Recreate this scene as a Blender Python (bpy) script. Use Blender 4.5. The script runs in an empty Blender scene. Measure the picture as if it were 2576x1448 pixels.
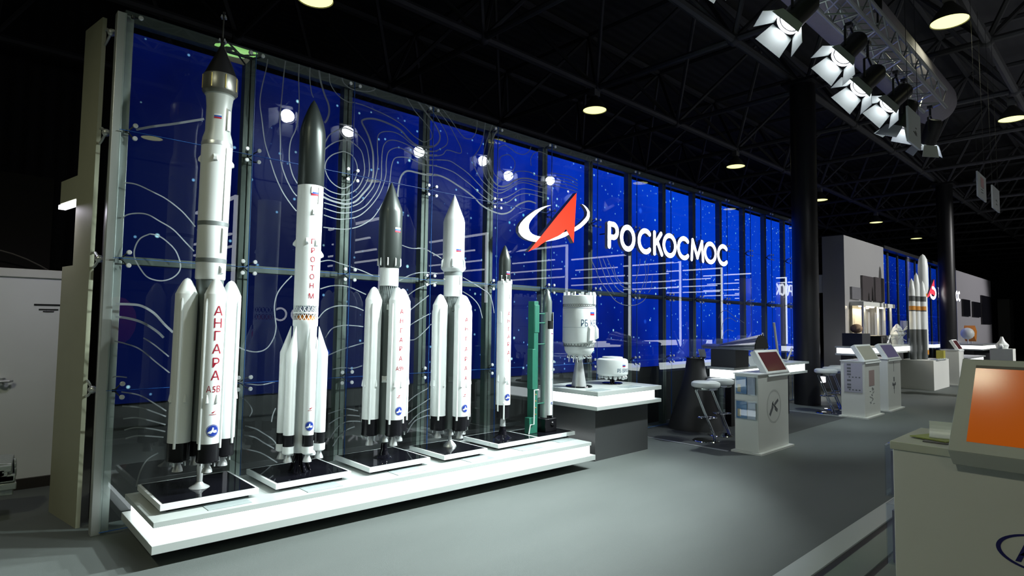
import bpy, bmesh, math, random
from mathutils import Vector, Matrix
random.seed(7)
sin, cos, pi, R = math.sin, math.cos, math.pi, math.radians
S = bpy.context.scene
COL = S.collection

# ---------------------------------------------------------------- camera
F_PX, YAW, PIT, ROL = 1501.0, R(43.1706), R(3.3664), R(.717)
fw = Vector((sin(YAW)*cos(PIT), cos(YAW)*cos(PIT), sin(PIT)))
rt = Vector((cos(YAW), -sin(YAW), 0)); up = rt.cross(fw)
rt2 = rt*cos(ROL) + up*sin(ROL); up2 = up*cos(ROL) - rt*sin(ROL)
cam = bpy.data.cameras.new('camera'); cam_o = bpy.data.objects.new('camera', cam); COL.objects.link(cam_o)
cam.sensor_width = 36; cam.lens = F_PX/2576*36; cam.clip_start = .05; cam.clip_end = 300
M = Matrix((rt2, up2, -fw)).transposed().to_4x4(); M.translation = (-.845, -5.0, 1.5)
cam_o.matrix_world = M
S.camera = cam_o
S.view_settings.view_transform = 'Standard'; S.view_settings.look = 'None'
S.view_settings.exposure = 0.0; S.view_settings.gamma = 1.0; S.view_settings.use_curve_mapping = False

# ---------------------------------------------------------------- world: an almost unlit hall
W = bpy.data.worlds.new('hall_air'); S.world = W; W.use_nodes = True
W.node_tree.nodes['Background'].inputs[0].default_value = (.75, .8, .9, 1)
W.node_tree.nodes['Background'].inputs[1].default_value = .03

def lamp(name, kind, loc, energy, color=(1, 1, 1), aim=None, parent=None, size=.1, angle=60, blend=.5):
    d = bpy.data.lights.new(name, kind); d.energy = energy; d.color = color
    if kind == 'SPOT': d.spot_size = R(angle); d.spot_blend = blend; d.shadow_soft_size = size
    elif kind == 'AREA': d.shape = 'RECTANGLE'; d.size = size[0]; d.size_y = size[1]
    else: d.shadow_soft_size = size
    o = bpy.data.objects.new(name, d); COL.objects.link(o); o.location = loc
    if aim is not None:
        o.rotation_euler = (Vector(aim)-Vector(loc)).to_track_quat('-Z', 'Y').to_euler()
    if parent: 
        o.parent = parent; o.matrix_parent_inverse = Matrix.Translation(-Vector(parent.location))
    return o

# ---------------------------------------------------------------- materials
MT = {}
def mat(name, col, rough=.5, metal=0., emit=None, es=0., spec=.5, noise=0., nscale=8., bump=0., coat=0.):
    if name in MT: return MT[name]
    m = bpy.data.materials.new(name); m.use_nodes = True
    nt = m.node_tree; b = nt.nodes['Principled BSDF']
    b.inputs['Base Color'].default_value = (*col, 1); b.inputs['Roughness'].default_value = rough
    b.inputs['Metallic'].default_value = metal; b.inputs['Specular IOR Level'].default_value = spec
    if coat: b.inputs['Coat Weight'].default_value = coat; b.inputs['Coat Roughness'].default_value = .05
    if emit: b.inputs['Emission Color'].default_value = (*emit, 1); b.inputs['Emission Strength'].default_value = es
    if noise or bump:
        tc = nt.nodes.new('ShaderNodeTexCoord'); n = nt.nodes.new('ShaderNodeTexNoise')
        n.inputs['Scale'].default_value = nscale; n.inputs['Detail'].default_value = 4
        nt.links.new(tc.outputs['Object'], n.inputs['Vector'])
        if noise:
            mx = nt.nodes.new('ShaderNodeMix'); mx.data_type = 'RGBA'
            mx.inputs['A'].default_value = (*[c*(1-noise) for c in col], 1)
            mx.inputs['B'].default_value = (*[min(1, c*(1+noise)) for c in col], 1)
            nt.links.new(n.outputs['Fac'], mx.inputs['Factor']); nt.links.new(mx.outputs['Result'], b.inputs['Base Color'])
        if bump:
            bp = nt.nodes.new('ShaderNodeBump'); bp.inputs['Strength'].default_value = bump; bp.inputs['Distance'].default_value = .01
            nt.links.new(n.outputs['Fac'], bp.inputs['Height']); nt.links.new(bp.outputs['Normal'], b.inputs['Normal'])
    MT[name] = m
    return m

white = mat('white_paint', (.78, .82, .82), .35, noise=.04, nscale=3)
white_gloss = mat('white_gloss_laminate', (.5, .54, .53), .3, noise=.03, nscale=2)
white_matte = mat('white_matte_board', (.68, .7, .67), .55, noise=.04, nscale=2)
cream = mat('cream_end_panel', (.36, .36, .26), .6, noise=.06, nscale=6)
silver = mat('brushed_silver', (.66, .69, .7), .34, .6, noise=.05, nscale=30)
chrome = mat('polished_chrome', (.8, .82, .83), .08, 1.)
steel = mat('galvanised_post', (.1, .122, .11), .5, .15, noise=.1, nscale=12)
rail_m = mat('shaded_rail', (.06, .075, .07), .5, .15)  # shade on the rails is put into this darker steel
darkgrey = mat('dark_grey_fairing', (.045, .055, .052), .32, .35)
midgrey = mat('mid_grey_stage', (.17, .2, .2), .4, .3)
lattice_m = mat('grey_lattice', (.25, .28, .28), .4, .4)
black = mat('black_satin', (.012, .012, .014), .4)
black_gloss = mat('black_gloss_glass', (.006, .006, .009), .03, spec=.6)
black_matte = mat('black_matte', (.01, .01, .011), .75)
dark_wall = mat('dark_hall_cladding', (.02, .02, .021), .8, noise=.2, nscale=3)
truss_m = mat('dark_painted_steel', (.075, .075, .078), .6, noise=.15, nscale=5)
frost = mat('frosted_label_plaque', (.36, .42, .43), .25)
red = mat('red_print', (.36, .008, .03), .5)
navy = mat('navy_print', (.02, .08, .16), .5)
blue = mat('blue_print', (.01, .04, .32), .45)
flagw = mat('flag_white', (.75, .78, .8), .5); flagb = mat('flag_blue', (.01, .09, .42), .5); flagr = mat('flag_red', (.45, .01, .03), .5)
green = mat('launcher_green', (.012, .13, .085), .5, noise=.1, nscale=20)
orange = mat('orange_paint', (.75, .25, .03), .45)
leather = mat('white_leatherette', (.62, .66, .65), .35)
glow = mat('backlit_white_acrylic', (.8, .8, .8), .4, emit=(.93, 1, 1), es=3.2)
glow_soft = mat('backlit_acrylic_far', (.8, .8, .8), .4, emit=(.97, .98, 1), es=2.6)
led = mat('led_tube', (.8, .8, .8), .4, emit=(.93, .95, 1), es=3.2)
sign_face = mat('lit_letter_face', (.8, .8, .8), .4, emit=(1, .98, .99), es=3.4)
sign_red = mat('lit_red_face', (.25, .01, .005), .6, spec=.1, emit=(1, .05, .012), es=1.1)
sign_side = mat('letter_side', (.16, .17, .2), .45)
bulb = mat('hall_bulb', (.9, .9, .6), .4, emit=(1, 1, .36), es=1.7)
bulb_inner = mat('reflector_inside', (.8, .85, .5), .3, emit=(.42, .95, .25), es=8)
spot_lens = mat('spot_lens', (.9, .9, .9), .3, emit=(.95, .97, 1), es=40)
flap_m = mat('barn_door_metal', (.4, .44, .44), .5, .2)
acrylic_edge = mat('acrylic', (.6, .68, .7), .1)

# carpet
def carpet(name, c1, c2):
    m = bpy.data.materials.new(name); m.use_nodes = True; nt = m.node_tree; b = nt.nodes['Principled BSDF']
    tc = nt.nodes.new('ShaderNodeTexCoord'); n = nt.nodes.new('ShaderNodeTexNoise'); n.inputs['Scale'].default_value = 1.6; n.inputs['Detail'].default_value = 8
    n2 = nt.nodes.new('ShaderNodeTexNoise'); n2.inputs['Scale'].default_value = 350; n2.inputs['Detail'].default_value = 2
    mp = nt.nodes.new('ShaderNodeMapping'); mp.inputs['Scale'].default_value = (.5, 1.6, 1)
    mx = nt.nodes.new('ShaderNodeMix'); mx.data_type = 'RGBA'; mx.inputs['A'].default_value = (*c1, 1); mx.inputs['B'].default_value = (*c2, 1)
    bp = nt.nodes.new('ShaderNodeBump'); bp.inputs['Strength'].default_value = .5; bp.inputs['Distance'].default_value = .004
    nt.links.new(tc.outputs['Object'], mp.inputs[0]); nt.links.new(mp.outputs[0], n.inputs['Vector']); nt.links.new(tc.outputs['Object'], n2.inputs['Vector'])
    nt.links.new(n.outputs['Fac'], mx.inputs['Factor']); nt.links.new(mx.outputs['Result'], b.inputs['Base Color'])
    nt.links.new(n2.outputs['Fac'], bp.inputs['Height']); nt.links.new(bp.outputs['Normal'], b.inputs['Normal'])
    b.inputs['Roughness'].default_value = .62; b.inputs['Specular IOR Level'].default_value = .35
    return m
carpet_m = carpet('grey_carpet', (.1, .116, .112), (.135, .152, .147))

# corrugated dark cladding
def corrugated(name, col, scale, axis='X'):
    m = bpy.data.materials.new(name); m.use_nodes = True; nt = m.node_tree; b = nt.nodes['Principled BSDF']
    b.inputs['Base Color'].default_value = (*col, 1); b.inputs['Roughness'].default_value = .6
    tc = nt.nodes.new('ShaderNodeTexCoord'); w = nt.nodes.new('ShaderNodeTexWave'); w.bands_direction = axis; w.inputs['Scale'].default_value = scale
    bp = nt.nodes.new('ShaderNodeBump'); bp.inputs['Strength'].default_value = .35; bp.inputs['Distance'].default_value = .03
    nt.links.new(tc.outputs['Object'], w.inputs['Vector']); nt.links.new(w.outputs['Fac'], bp.inputs['Height']); nt.links.new(bp.outputs['Normal'], b.inputs['Normal'])
    return m
ceil_m = corrugated('corrugated_ceiling', (.07, .07, .072), 1.2, 'Y'); wall_m = corrugated('corrugated_wall', (.02, .02, .021), 1.2, 'X')

# architectural glass: clear, reflects by Fresnel
def glass(name, tint, base=.05, k=1.0):
    m = bpy.data.materials.new(name); m.use_nodes = True; nt = m.node_tree; nt.nodes.clear()
    o = nt.nodes.new('ShaderNodeOutputMaterial'); t = nt.nodes.new('ShaderNodeBsdfTransparent'); g = nt.nodes.new('ShaderNodeBsdfGlossy')
    t.inputs[0].default_value = (*tint, 1); g.inputs['Roughness'].default_value = 0.0; g.inputs[0].default_value = (.92, .97, 1, 1)
    f = nt.nodes.new('ShaderNodeFresnel'); f.inputs[0].default_value = 1.5
    ma = nt.nodes.new('ShaderNodeMath'); ma.operation = 'MULTIPLY_ADD'; ma.inputs[1].default_value = k; ma.inputs[2].default_value = base; ma.use_clamp = True
    x = nt.nodes.new('ShaderNodeMixShader')
    gm_ = nt.nodes.new('ShaderNodeNewGeometry'); iv = nt.nodes.new('ShaderNodeMath'); iv.operation = 'SUBTRACT'; iv.inputs[0].default_value = 1
    mm = nt.nodes.new('ShaderNodeMath'); mm.operation = 'MULTIPLY'      # only the outer surface of the sheet reflects
    nt.links.new(gm_.outputs['Backfacing'], iv.inputs[1]); nt.links.new(f.outputs[0], ma.inputs[0]); nt.links.new(ma.outputs[0], mm.inputs[0]); nt.links.new(iv.outputs[0], mm.inputs[1])
    nt.links.new(mm.outputs[0], x.inputs[0]); nt.links.new(t.outputs[0], x.inputs[1]); nt.links.new(g.outputs[0], x.inputs[2]); nt.links.new(x.outputs[0], o.inputs[0])
    MT[name] = m
    return m
glass_m = glass('clear_wall_glass', (.95, .98, .975), .01, 1.5)
acrylic = glass('clear_acrylic', (.93, .95, .97), .02, 1.0)
# frosted film of the contour lines
def film(name, col, alpha):
    m = bpy.data.materials.new(name); m.use_nodes = True; nt = m.node_tree; b = nt.nodes['Principled BSDF']
    b.inputs['Base Color'].default_value = (*col, 1); b.inputs['Roughness'].default_value = .6; b.inputs['Alpha'].default_value = alpha
    MT[name] = m
    return m
film_m = film('frosted_film', (.3, .34, .36), .58)
edge_m = mat('glass_edge', (.03, .12, .4), .2, emit=(.01, .06, .4), es=.0)  # screen light coming through the edges is put in as blue colour

# star-field shown on the LED screens
def screen_mat(name, gain, x0=0., x1=9.):
    m = bpy.data.materials.new(name); m.use_nodes = True; nt = m.node_tree; nt.nodes.clear(); L = nt.links
    def N(t, **k):
        n = nt.nodes.new(t)
        for a, v in k.items(): setattr(n, a, v)
        return n
    o = N('ShaderNodeOutputMaterial'); e = N('ShaderNodeEmission'); tc = N('ShaderNodeTexCoord'); gm = N('ShaderNodeBsdfGlossy'); gm.inputs['Roughness'].default_value = .3; gm.inputs[0].default_value = (.008, .008, .01, 1)
    sp = N('ShaderNodeSeparateXYZ'); L.new(tc.outputs['Object'], sp.inputs[0])
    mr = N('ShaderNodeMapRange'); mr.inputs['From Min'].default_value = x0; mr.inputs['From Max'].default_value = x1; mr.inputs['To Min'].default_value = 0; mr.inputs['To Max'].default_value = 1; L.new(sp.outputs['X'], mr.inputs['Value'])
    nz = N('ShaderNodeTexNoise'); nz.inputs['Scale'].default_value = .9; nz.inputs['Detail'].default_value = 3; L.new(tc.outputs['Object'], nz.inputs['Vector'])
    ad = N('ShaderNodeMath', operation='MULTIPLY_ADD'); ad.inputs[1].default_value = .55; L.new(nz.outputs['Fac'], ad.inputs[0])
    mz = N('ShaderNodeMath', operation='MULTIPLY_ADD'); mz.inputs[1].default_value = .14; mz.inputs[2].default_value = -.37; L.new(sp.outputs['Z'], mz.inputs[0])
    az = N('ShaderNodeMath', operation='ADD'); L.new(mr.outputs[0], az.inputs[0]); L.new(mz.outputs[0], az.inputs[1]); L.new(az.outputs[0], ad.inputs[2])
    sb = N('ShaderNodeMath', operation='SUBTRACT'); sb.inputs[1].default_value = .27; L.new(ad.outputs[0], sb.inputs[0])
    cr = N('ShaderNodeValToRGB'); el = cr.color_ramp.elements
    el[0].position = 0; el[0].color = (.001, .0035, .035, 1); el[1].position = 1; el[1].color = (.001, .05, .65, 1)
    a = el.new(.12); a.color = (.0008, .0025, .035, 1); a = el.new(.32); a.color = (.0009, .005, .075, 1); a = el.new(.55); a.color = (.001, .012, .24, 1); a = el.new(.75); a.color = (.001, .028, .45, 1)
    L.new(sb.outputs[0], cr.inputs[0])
    cur = cr.outputs[0]
    for sc, th, colr, st in ((6.5, .13, (.45, .85, 1), 1.), (3.2, .075, (.15, .65, 1), 1.), (13., .2, (.25, .6, 1), .6), (1.7, .09, (.02, .12, .9), .8)):
        v = N('ShaderNodeTexVoronoi'); v.inputs['Scale'].default_value = sc; L.new(tc.outputs['Object'], v.inputs['Vector'])
        lt = N('ShaderNodeMapRange'); lt.inputs['From Min'].default_value = th; lt.inputs['From Max'].default_value = th*.4; L.new(v.outputs['Distance'], lt.inputs['Value'])
        s2 = N('ShaderNodeSeparateColor'); L.new(v.outputs['Color'], s2.inputs[0])
        ra = N('ShaderNodeMath', operation='MULTIPLY_ADD'); ra.inputs[1].default_value = -.55; ra.inputs[2].default_value = .93; L.new(mr.outputs[0], ra.inputs[0])
        g2 = N('ShaderNodeMath', operation='GREATER_THAN'); L.new(s2.outputs[0], g2.inputs[0]); L.new(ra.outputs[0], g2.inputs[1])
        mu = N('ShaderNodeMath', operation='MULTIPLY'); L.new(lt.outputs[0], mu.inputs[0]); L.new(g2.outputs[0], mu.inputs[1])
        m2 = N('ShaderNodeMath', operation='MULTIPLY'); m2.inputs[1].default_value = st; L.new(mu.outputs[0], m2.inputs[0])
        mx = N('ShaderNodeMix', data_type='RGBA'); mx.inputs['B'].default_value = (*colr, 1); L.new(m2.outputs[0], mx.inputs['Factor']); L.new(cur, mx.inputs['A']); cur = mx.outputs['Result']
    L.new(cur, e.inputs[0]); e.inputs[1].default_value = gain
    aS = N('ShaderNodeAddShader'); L.new(e.outputs[0], aS.inputs[0]); L.new(gm.outputs[0], aS.inputs[1]); L.new(aS.outputs[0], o.inputs[0])
    return m
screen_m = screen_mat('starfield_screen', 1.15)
screen2_m = screen_mat('starfield_screen_far', 1.0, -30, 0)

# ---------------------------------------------------------------- mesh builder
class MB:
    def __init__(s): s.v = []; s.f = []; s.mi = []; s.m = 0
    def add(s, v, f, T=None):
        n = len(s.v)
        s.v += [tuple(T @ Vector(p)) if T else tuple(p) for p in v]
        s.f += [tuple(i+n for i in q) for q in f]; s.mi += [s.m]*len(f); return s
    def box(s, x0, x1, y0, y1, z0, z1, T=None):
        v = [(x, y, z) for x in (x0, x1) for y in (y0, y1) for z in (z0, z1)]
        return s.add(v, [(0, 1, 3, 2), (4, 6, 7, 5), (0, 4, 5, 1), (2, 3, 7, 6), (0, 2, 6, 4), (1, 5, 7, 3)], T)
    def hexa(s, b, t):      # 4 bottom corners, 4 top corners (both counter-clockwise seen from above)
        return s.add(list(b)+list(t), [(3, 2, 1, 0), (4, 5, 6, 7)]+[(i, (i+1) % 4, 4+(i+1) % 4, 4+i) for i in range(4)])
    def lathe(s, prof, c=(0, 0, 0), seg=32, a0=0., a1=2*pi, T=None, caps=True):
        full = abs(a1-a0-2*pi) < 1e-6; n = seg if full else seg+1
        v = []; f = []
        for r, z in prof:
            for i in range(n):
                a = a0+(a1-a0)*i/seg; v.append((c[0]+r*sin(a), c[1]-r*cos(a), c[2]+z))
        for j in range(len(prof)-1):
            for i in range(seg):
                k = (i+1) % n; f.append((j*n+i, j*n+k, (j+1)*n+k, (j+1)*n+i))
        if full and caps:
            if prof[0][0] > 1e-4: f.append(tuple(range(n))[::-1])
            if prof[-1][0] > 1e-4: f.append(tuple((len(prof)-1)*n+i for i in range(n)))
        return s.add(v, f, T)
    def tube(s, pts, r, seg=8, closed=False):
        P = [Vector(p) for p in pts]; n = len(P); v = []; f = []
        rr = r if isinstance(r, (list, tuple)) else [r]*n
        prev = None
        for i, p in enumerate(P):
            a = P[(i-1) % n] if (i or closed) else p; b = P[(i+1) % n] if (i < n-1 or closed) else p
            t = (b-a).normalized()
            if prev is None: u = t.orthogonal().normalized()
            else:
                u = prev-t*prev.dot(t)
                u = u.normalized() if u.length > 1e-6 else t.orthogonal().normalized()
            prev = u; w = t.cross(u)
            for k in range(seg):
                q = 2*pi*k/seg; v.append(tuple(p+(u*cos(q)+w*sin(q))*rr[i]))
        for i in range(n if closed else n-1):
            for k in range(seg):
                j = (i+1) % n; f.append((i*seg+k, i*seg+(k+1) % seg, j*seg+(k+1) % seg, j*seg+k))
        if not closed: f.append(tuple(range(seg))[::-1]); f.append(tuple((n-1)*seg+k for k in range(seg)))
        return s.add(v, f)
    def bar(s, a, b, r, seg=6): return s.tube([a, b], r, seg)
    def prism(s, poly, y0, y1, front=None):   # polygon in x,z extruded from y0 (front) to y1
        n = len(poly); v = [(x, y0, z) for x, z in poly]+[(x, y1, z) for x, z in poly]
        a = sum(poly[i][0]*poly[(i+1) % n][1]-poly[(i+1) % n][0]*poly[i][1] for i in range(n))
        idx = list(range(n))
        if a < 0: idx = idx[::-1]
        m0 = s.m
        if front is not None: s.m = front
        s.add(v, [tuple(idx)]); s.m = m0; k = len(s.v)-2*n
        s.f.append(tuple(k+n+i for i in idx[::-1])); s.mi.append(s.m)
        for j in range(n):
            p, q = idx[j], idx[(j+1) % n]; s.f.append((k+q, k+p, k+p+n, k+q+n)); s.mi.append(s.m)
        return s
    def ball(s, c, r, seg=14, sz=1.):
        p = [(max(r*sin(pi*i/8), 0), -r*cos(pi*i/8)*sz) for i in range(9)]
        return s.lathe(p, c, seg)
    def build(s, name, mats, parent=None, local=False, smooth=True, bevel=0.):
        me = bpy.data.meshes.new(name)
        off = Vector(parent.location) if (parent and not local) else Vector((0, 0, 0))
        q = parent
        while q and not local and q.parent: q = q.parent; off += Vector(q.location)
        me.from_pydata([tuple(Vector(p)-off) for p in s.v], [], s.f)
        if not isinstance(mats, (list, tuple)): mats = [mats]
        for m in mats: me.materials.append(m)
        me.polygons.foreach_set('material_index', s.mi)
        me.validate(); me.update()
        if smooth:
            me.shade_smooth(); me.set_sharp_from_angle(angle=R(35))
        o = bpy.data.objects.new(name, me); COL.objects.link(o)
        if parent: o.parent = parent
        if bevel:
            b = o.modifiers.new('edge', 'BEVEL'); b.width = bevel; b.segments = 2; b.limit_method = 'ANGLE'; b.angle_limit = R(40)
        return o

def tag(o, label=None, cat=None, group=None, kind=None):
    if label: o['label'] = label
    if cat: o['category'] = cat
    if group: o['group'] = group
    if kind: o['kind'] = kind
    return o
def empty(name, loc, label, cat, group=None, rz=0.):
    o = bpy.data.objects.new(name, None); COL.objects.link(o); o.location = loc; o.rotation_euler.z = rz; o.empty_display_size = .1
    return tag(o, label, cat, group)
def copy_tree(o, parent=None):
    c = o.copy(); COL.objects.link(c); c.parent = parent
    for ch in o.children: copy_tree(ch, c)
    return c

_gc = {}
def glyph(ch):
    if ch in _gc: return _gc[ch]
    cu = bpy.data.curves.new('glyph', 'FONT'); cu.body = ch; cu.size = 1; cu.resolution_u = 3
    o = bpy.data.objects.new('glyph', cu); COL.objects.link(o)
    dg = bpy.context.evaluated_depsgraph_get(); dg.update()
    me = bpy.data.meshes.new_from_object(o.evaluated_get(dg))
    v = [(p.co.x, p.co.y) for p in me.vertices]; f = [tuple(p.vertices) for p in me.polygons]
    bpy.data.objects.remove(o); bpy.data.curves.remove(cu); bpy.data.meshes.remove(me)
    if v:
        x0 = min(p[0] for p in v); x1 = max(p[0] for p in v); v = [(p[0]-x0, p[1]) for p in v]; w = x1-x0
    else: w = .3
    _gc[ch] = (v, f, w); return _gc[ch]
def line_width(t, size, gap=.1): return sum(glyph(c)[2]*size+gap*size for c in t)-gap*size
def cyl(cx, cy, z, r, th=0.):
    return lambda u, v: (cx+r*sin(th+u/r), cy-r*cos(th+u/r), z+v)
def laid(mb, v, f, fn, step=.006):          # lay flat (u, v) faces on a curved surface, cut into narrow strips first
    bm = bmesh.new(); vs = [bm.verts.new((p[0], p[1], 0)) for p in v]
    for q in f:
        try: bm.faces.new([vs[i] for i in q])
        except ValueError: pass
    u0, u1 = min(p[0] for p in v), max(p[0] for p in v); k = math.ceil(u0/step)
    while k*step < u1:
        bmesh.ops.bisect_plane(bm, geom=bm.verts[:]+bm.edges[:]+bm.faces[:], plane_co=(k*step, 0, 0), plane_no=(1, 0, 0)); k += 1
    bm.verts.index_update(); mb.add([fn(p.co.x, p.co.y) for p in bm.verts], [tuple(p.index for p in q.verts) for q in bm.faces]); bm.free()
def put_text(mb, text, size, fn, gap=.1, sx=1.):  # fn maps (u centred, v) to 3D
    u = -line_width(text, size, gap)*sx/2
    for c in text:
        v, f, w = glyph(c)
        if v: laid(mb, [(u+p[0]*size*sx, p[1]*size) for p in v], f, fn)
        u += (w+gap)*size*sx
def wrap_poly(mb, poly, fn, n=1): laid(mb, poly, [tuple(range(len(poly)))], fn)
def wrap_rect(mb, fn, u0, u1, v0, v1, n=6): laid(mb, [(u0, v0), (u1, v0), (u1, v1), (u0, v1)], [(0, 1, 2, 3)], fn)
def flag(fn, w, h, parent):
    mb = MB()
    for i in range(3):
        mb.m = i; wrap_rect(mb, fn, -w/2, w/2, h*(1-(i+1)/3), h*(1-i/3))
    return mb.build('flag', [flagw, flagb, flagr], parent, smooth=False)
def emblem(cx, cy, z, r, rr, th, parent):
    mb = MB(); fn = cyl(cx, cy, z, r+.0012, th); fn2 = cyl(cx, cy, z, r+.002, th); fn3 = cyl(cx, cy, z, r+.0026, th)
    for f_, q, m in ((fn, 1., 0), (fn2, .93, 1), (fn3, .86, 0)):
        mb.m = m; n = 28; wrap_poly(mb, [(rr*q*cos(2*pi*i/n), rr*q*sin(2*pi*i/n)) for i in range(n)], f_)
    mb.m = 2; f4 = cyl(cx, cy, z, r+.0034, th)
    for poly in ([(-.05, .55), (.12, .5), (.15, .1), (.0, -.1), (-.2, .05)], [(-.75, -.35), (-.7, -.15), (-.2, .08), (.05, -.15), (-.3, -.45)], [(0, -.1), (.25, .1), (.65, .1), (.6, -.05), (.7, -.25), (.35, -.35), (.1, -.3)]):
        wrap_poly(mb, [(a*rr, b*rr) for a, b in poly], f4)
    return mb.build('emblem', [blue, silver, flagw], parent, smooth=False)
# ================================================================ the hall
tag(MB().box(-14, 75, -32, 14, -.06, 0).build('floor', carpet_m), kind='structure')
tag(MB().box(-14, 75, -32, 14, 9.0, 9.1).build('ceiling', ceil_m), kind='structure')
b = MB().box(-14, 75, 10.5, 10.8, 0, 9)
for x in (-4, 4.6, 10.4, 16, 22, 28, 34): b.box(x, x+2.6, 8.6, 10.5, 0, 7.2)
tag(b.build('wall_back', wall_m), kind='structure')
tag(MB().box(72, 72.3, -32, 10.5, 0, 9).build('wall_right', wall_m), kind='structure')
tag(MB().box(-14.3, -14, -32, 10.5, 0, 9).build('wall_left', wall_m), kind='structure')
tag(MB().box(-14, 72, -32.3, -32, 0, 9).build('wall_front', wall_m), kind='structure')

# roof space frame: lower chord grid, upper chord grid, web struts
mod = 3.15; zl, zu = 6.5, 8.7
xs = [2.6+mod*i for i in range(-4, 18)]; ys = [2.85-3.05*j for j in range(-2, 8)]
lo = MB(); hi = MB(); wb = MB()
for y in ys: lo.bar((xs[0], y, zl), (xs[-1], y, zl), .075, 8)
for x in xs: lo.bar((x, ys[-1], zl), (x, ys[0], zl), .06, 8)
for j, y in enumerate(ys[:-1]): hi.bar((xs[0]+mod/2, y-1.52, zu), (xs[-1]-mod/2, y-1.52, zu), .09, 6)
for x in xs[:-1]: hi.bar((x+mod/2, ys[-1]+1.5, zu), (x+mod/2, ys[0]-1.5, zu), .07, 6)
for x in xs[:-1]:
    for y in ys[:-1]:
        c = (x+mod/2, y-1.525, zu)
        for a in (0, mod):
            for q in (0, -3.05): wb.bar((x+a, y+q, zl), c, .045, 6)
for x in xs:
    for y in ys: lo.ball((x, y, zl), .12, 8)
t = empty('trim_1', (0, 0, zl), None, None); tag(t, kind='structure')
for n, m_ in (('lower_chords', lo), ('upper_chords', hi), ('web_struts', wb)): m_.build(n, truss_m, t)

for i, (x, y) in enumerate(((11.35, -.42), (23.3, -.45))):
    b = MB().lathe([(.235, 0), (.235, 6.35)], (x, y, 0), 40).box(x-.3, x+.3, y-.3, y+.3, 6.3, 6.36)
    tag(b.build('round_column', black), ('thick black round column just past the end of the long glass wall', 'second black round column, further down the hall, in front of the far stand')[i], 'column', 'roof columns')

# hall lamps (high-bay reflectors)
def hall_lamp(x, y, z, lit=1., q=1.):
    t = empty('hall_lamp', (x, y, z), 'x', 'lamp', 'high-bay lamps under the roof frame')
    MB().lathe([(.25*q, 0), (.245*q, .03), (.175*q, .15), (.1*q, .24), (.06, .3)], (x, y, z), 28, caps=False).build('reflector_shade', mat('lamp_shade', (.12, .12, .1), .4, .5), t)
    MB().lathe([(.005, .012), (.24*q, .012), (.24*q, .016), (.005, .016)], (x, y, z), 28).build('lit_opening', bulb if lit == 1 else bulb_inner, t)
    MB().box(x-.09, x+.09, y-.07, y+.07, z+.3, z+.44).build('ballast_box', mat('lamp_box', (.2, .2, .18), .5), t)
    MB().bar((x, y, z+.44), (x, y, zl), .012).build('hanging_rod', black, t)
    return t
L0 = []
for x, y in ((2.66, 2.85), (8.85, 2.85), (15.15, 2.85), (21.5, 2.85), (27.9, 2.85), (34.4, 2.85), (9.93, -3.1), (16.0, -3.1), (2.72, -6.25), (9.1, -6.25), (41, 2.85), (15.4, -6.25), (21.5, -6.25), (-3.6, -3.2), (-3.6, -9.3), (2.7, -12.4), (9.1, -12.4), (27.8, -6.25)):  # lamps outside the view are unseen additions that fill kiosks and partition
    z = 6.0 if y > 0 else (6.41 if x == 2.72 else 6.12)
    t = hall_lamp(x, y, z, 1 if x != 2.72 else 2, 1.5 if x == 2.72 else 1.); L0.append(t)
    if x < 25 or y < 0: lamp('hall_lamp_light', 'SPOT', (x, y, z-.02), 24 if y > 0 else (70 if x > 9.5 else (400 if (x < 0 and y > -5) else 230 if x < 0 else 45)), (1, 1, .72), (x, y, 0), t, .25, 140, .4)
for t, s in zip(L0, ('yellow hall lamp cut off by the top edge, above the second rocket', 'leftmost whole yellow hall lamp above the glass wall',
    'yellow hall lamp above the lit letters, second in its row', 'small yellow hall lamp just right of the first black column', 'fourth yellow hall lamp in the row behind the glass wall', 'fifth, very small yellow hall lamp above the far white wall',
    'biggest yellow hall lamp, at the top right corner of the photo', 'yellow hall lamp at the right edge of the photo', 'green-tinted hall lamp mirrored at the top edge of the glass', 'unseen hall lamp added above the aisle behind the viewer', 'yellow hall lamp beside the fairing of the tall far rocket', 'unseen hall lamp added over the aisle to the right', 'second unseen hall lamp added over the aisle to the right', 'unseen hall lamp added left of the viewer to light the partition', 'unseen hall lamp added far behind the viewer on the left', 'unseen hall lamp added far behind the viewer in the middle', 'unseen hall lamp added far behind the viewer on the right', 'unseen hall lamp added over the far aisle')):
    t['label'] = s

# ================================================================ the glass wall
K = 14; BW = .9
ZR = [.02, .99, 1.925, 2.849, 3.735]
rown = ['bottom', 'second lowest', 'third', 'top']
ordn = ['first', 'second', 'third', 'fourth', 'fifth', 'sixth', 'seventh', 'eighth', 'ninth', 'tenth', 'eleventh', 'twelfth', 'thirteenth', 'fourteenth', 'fifteenth']
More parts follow.
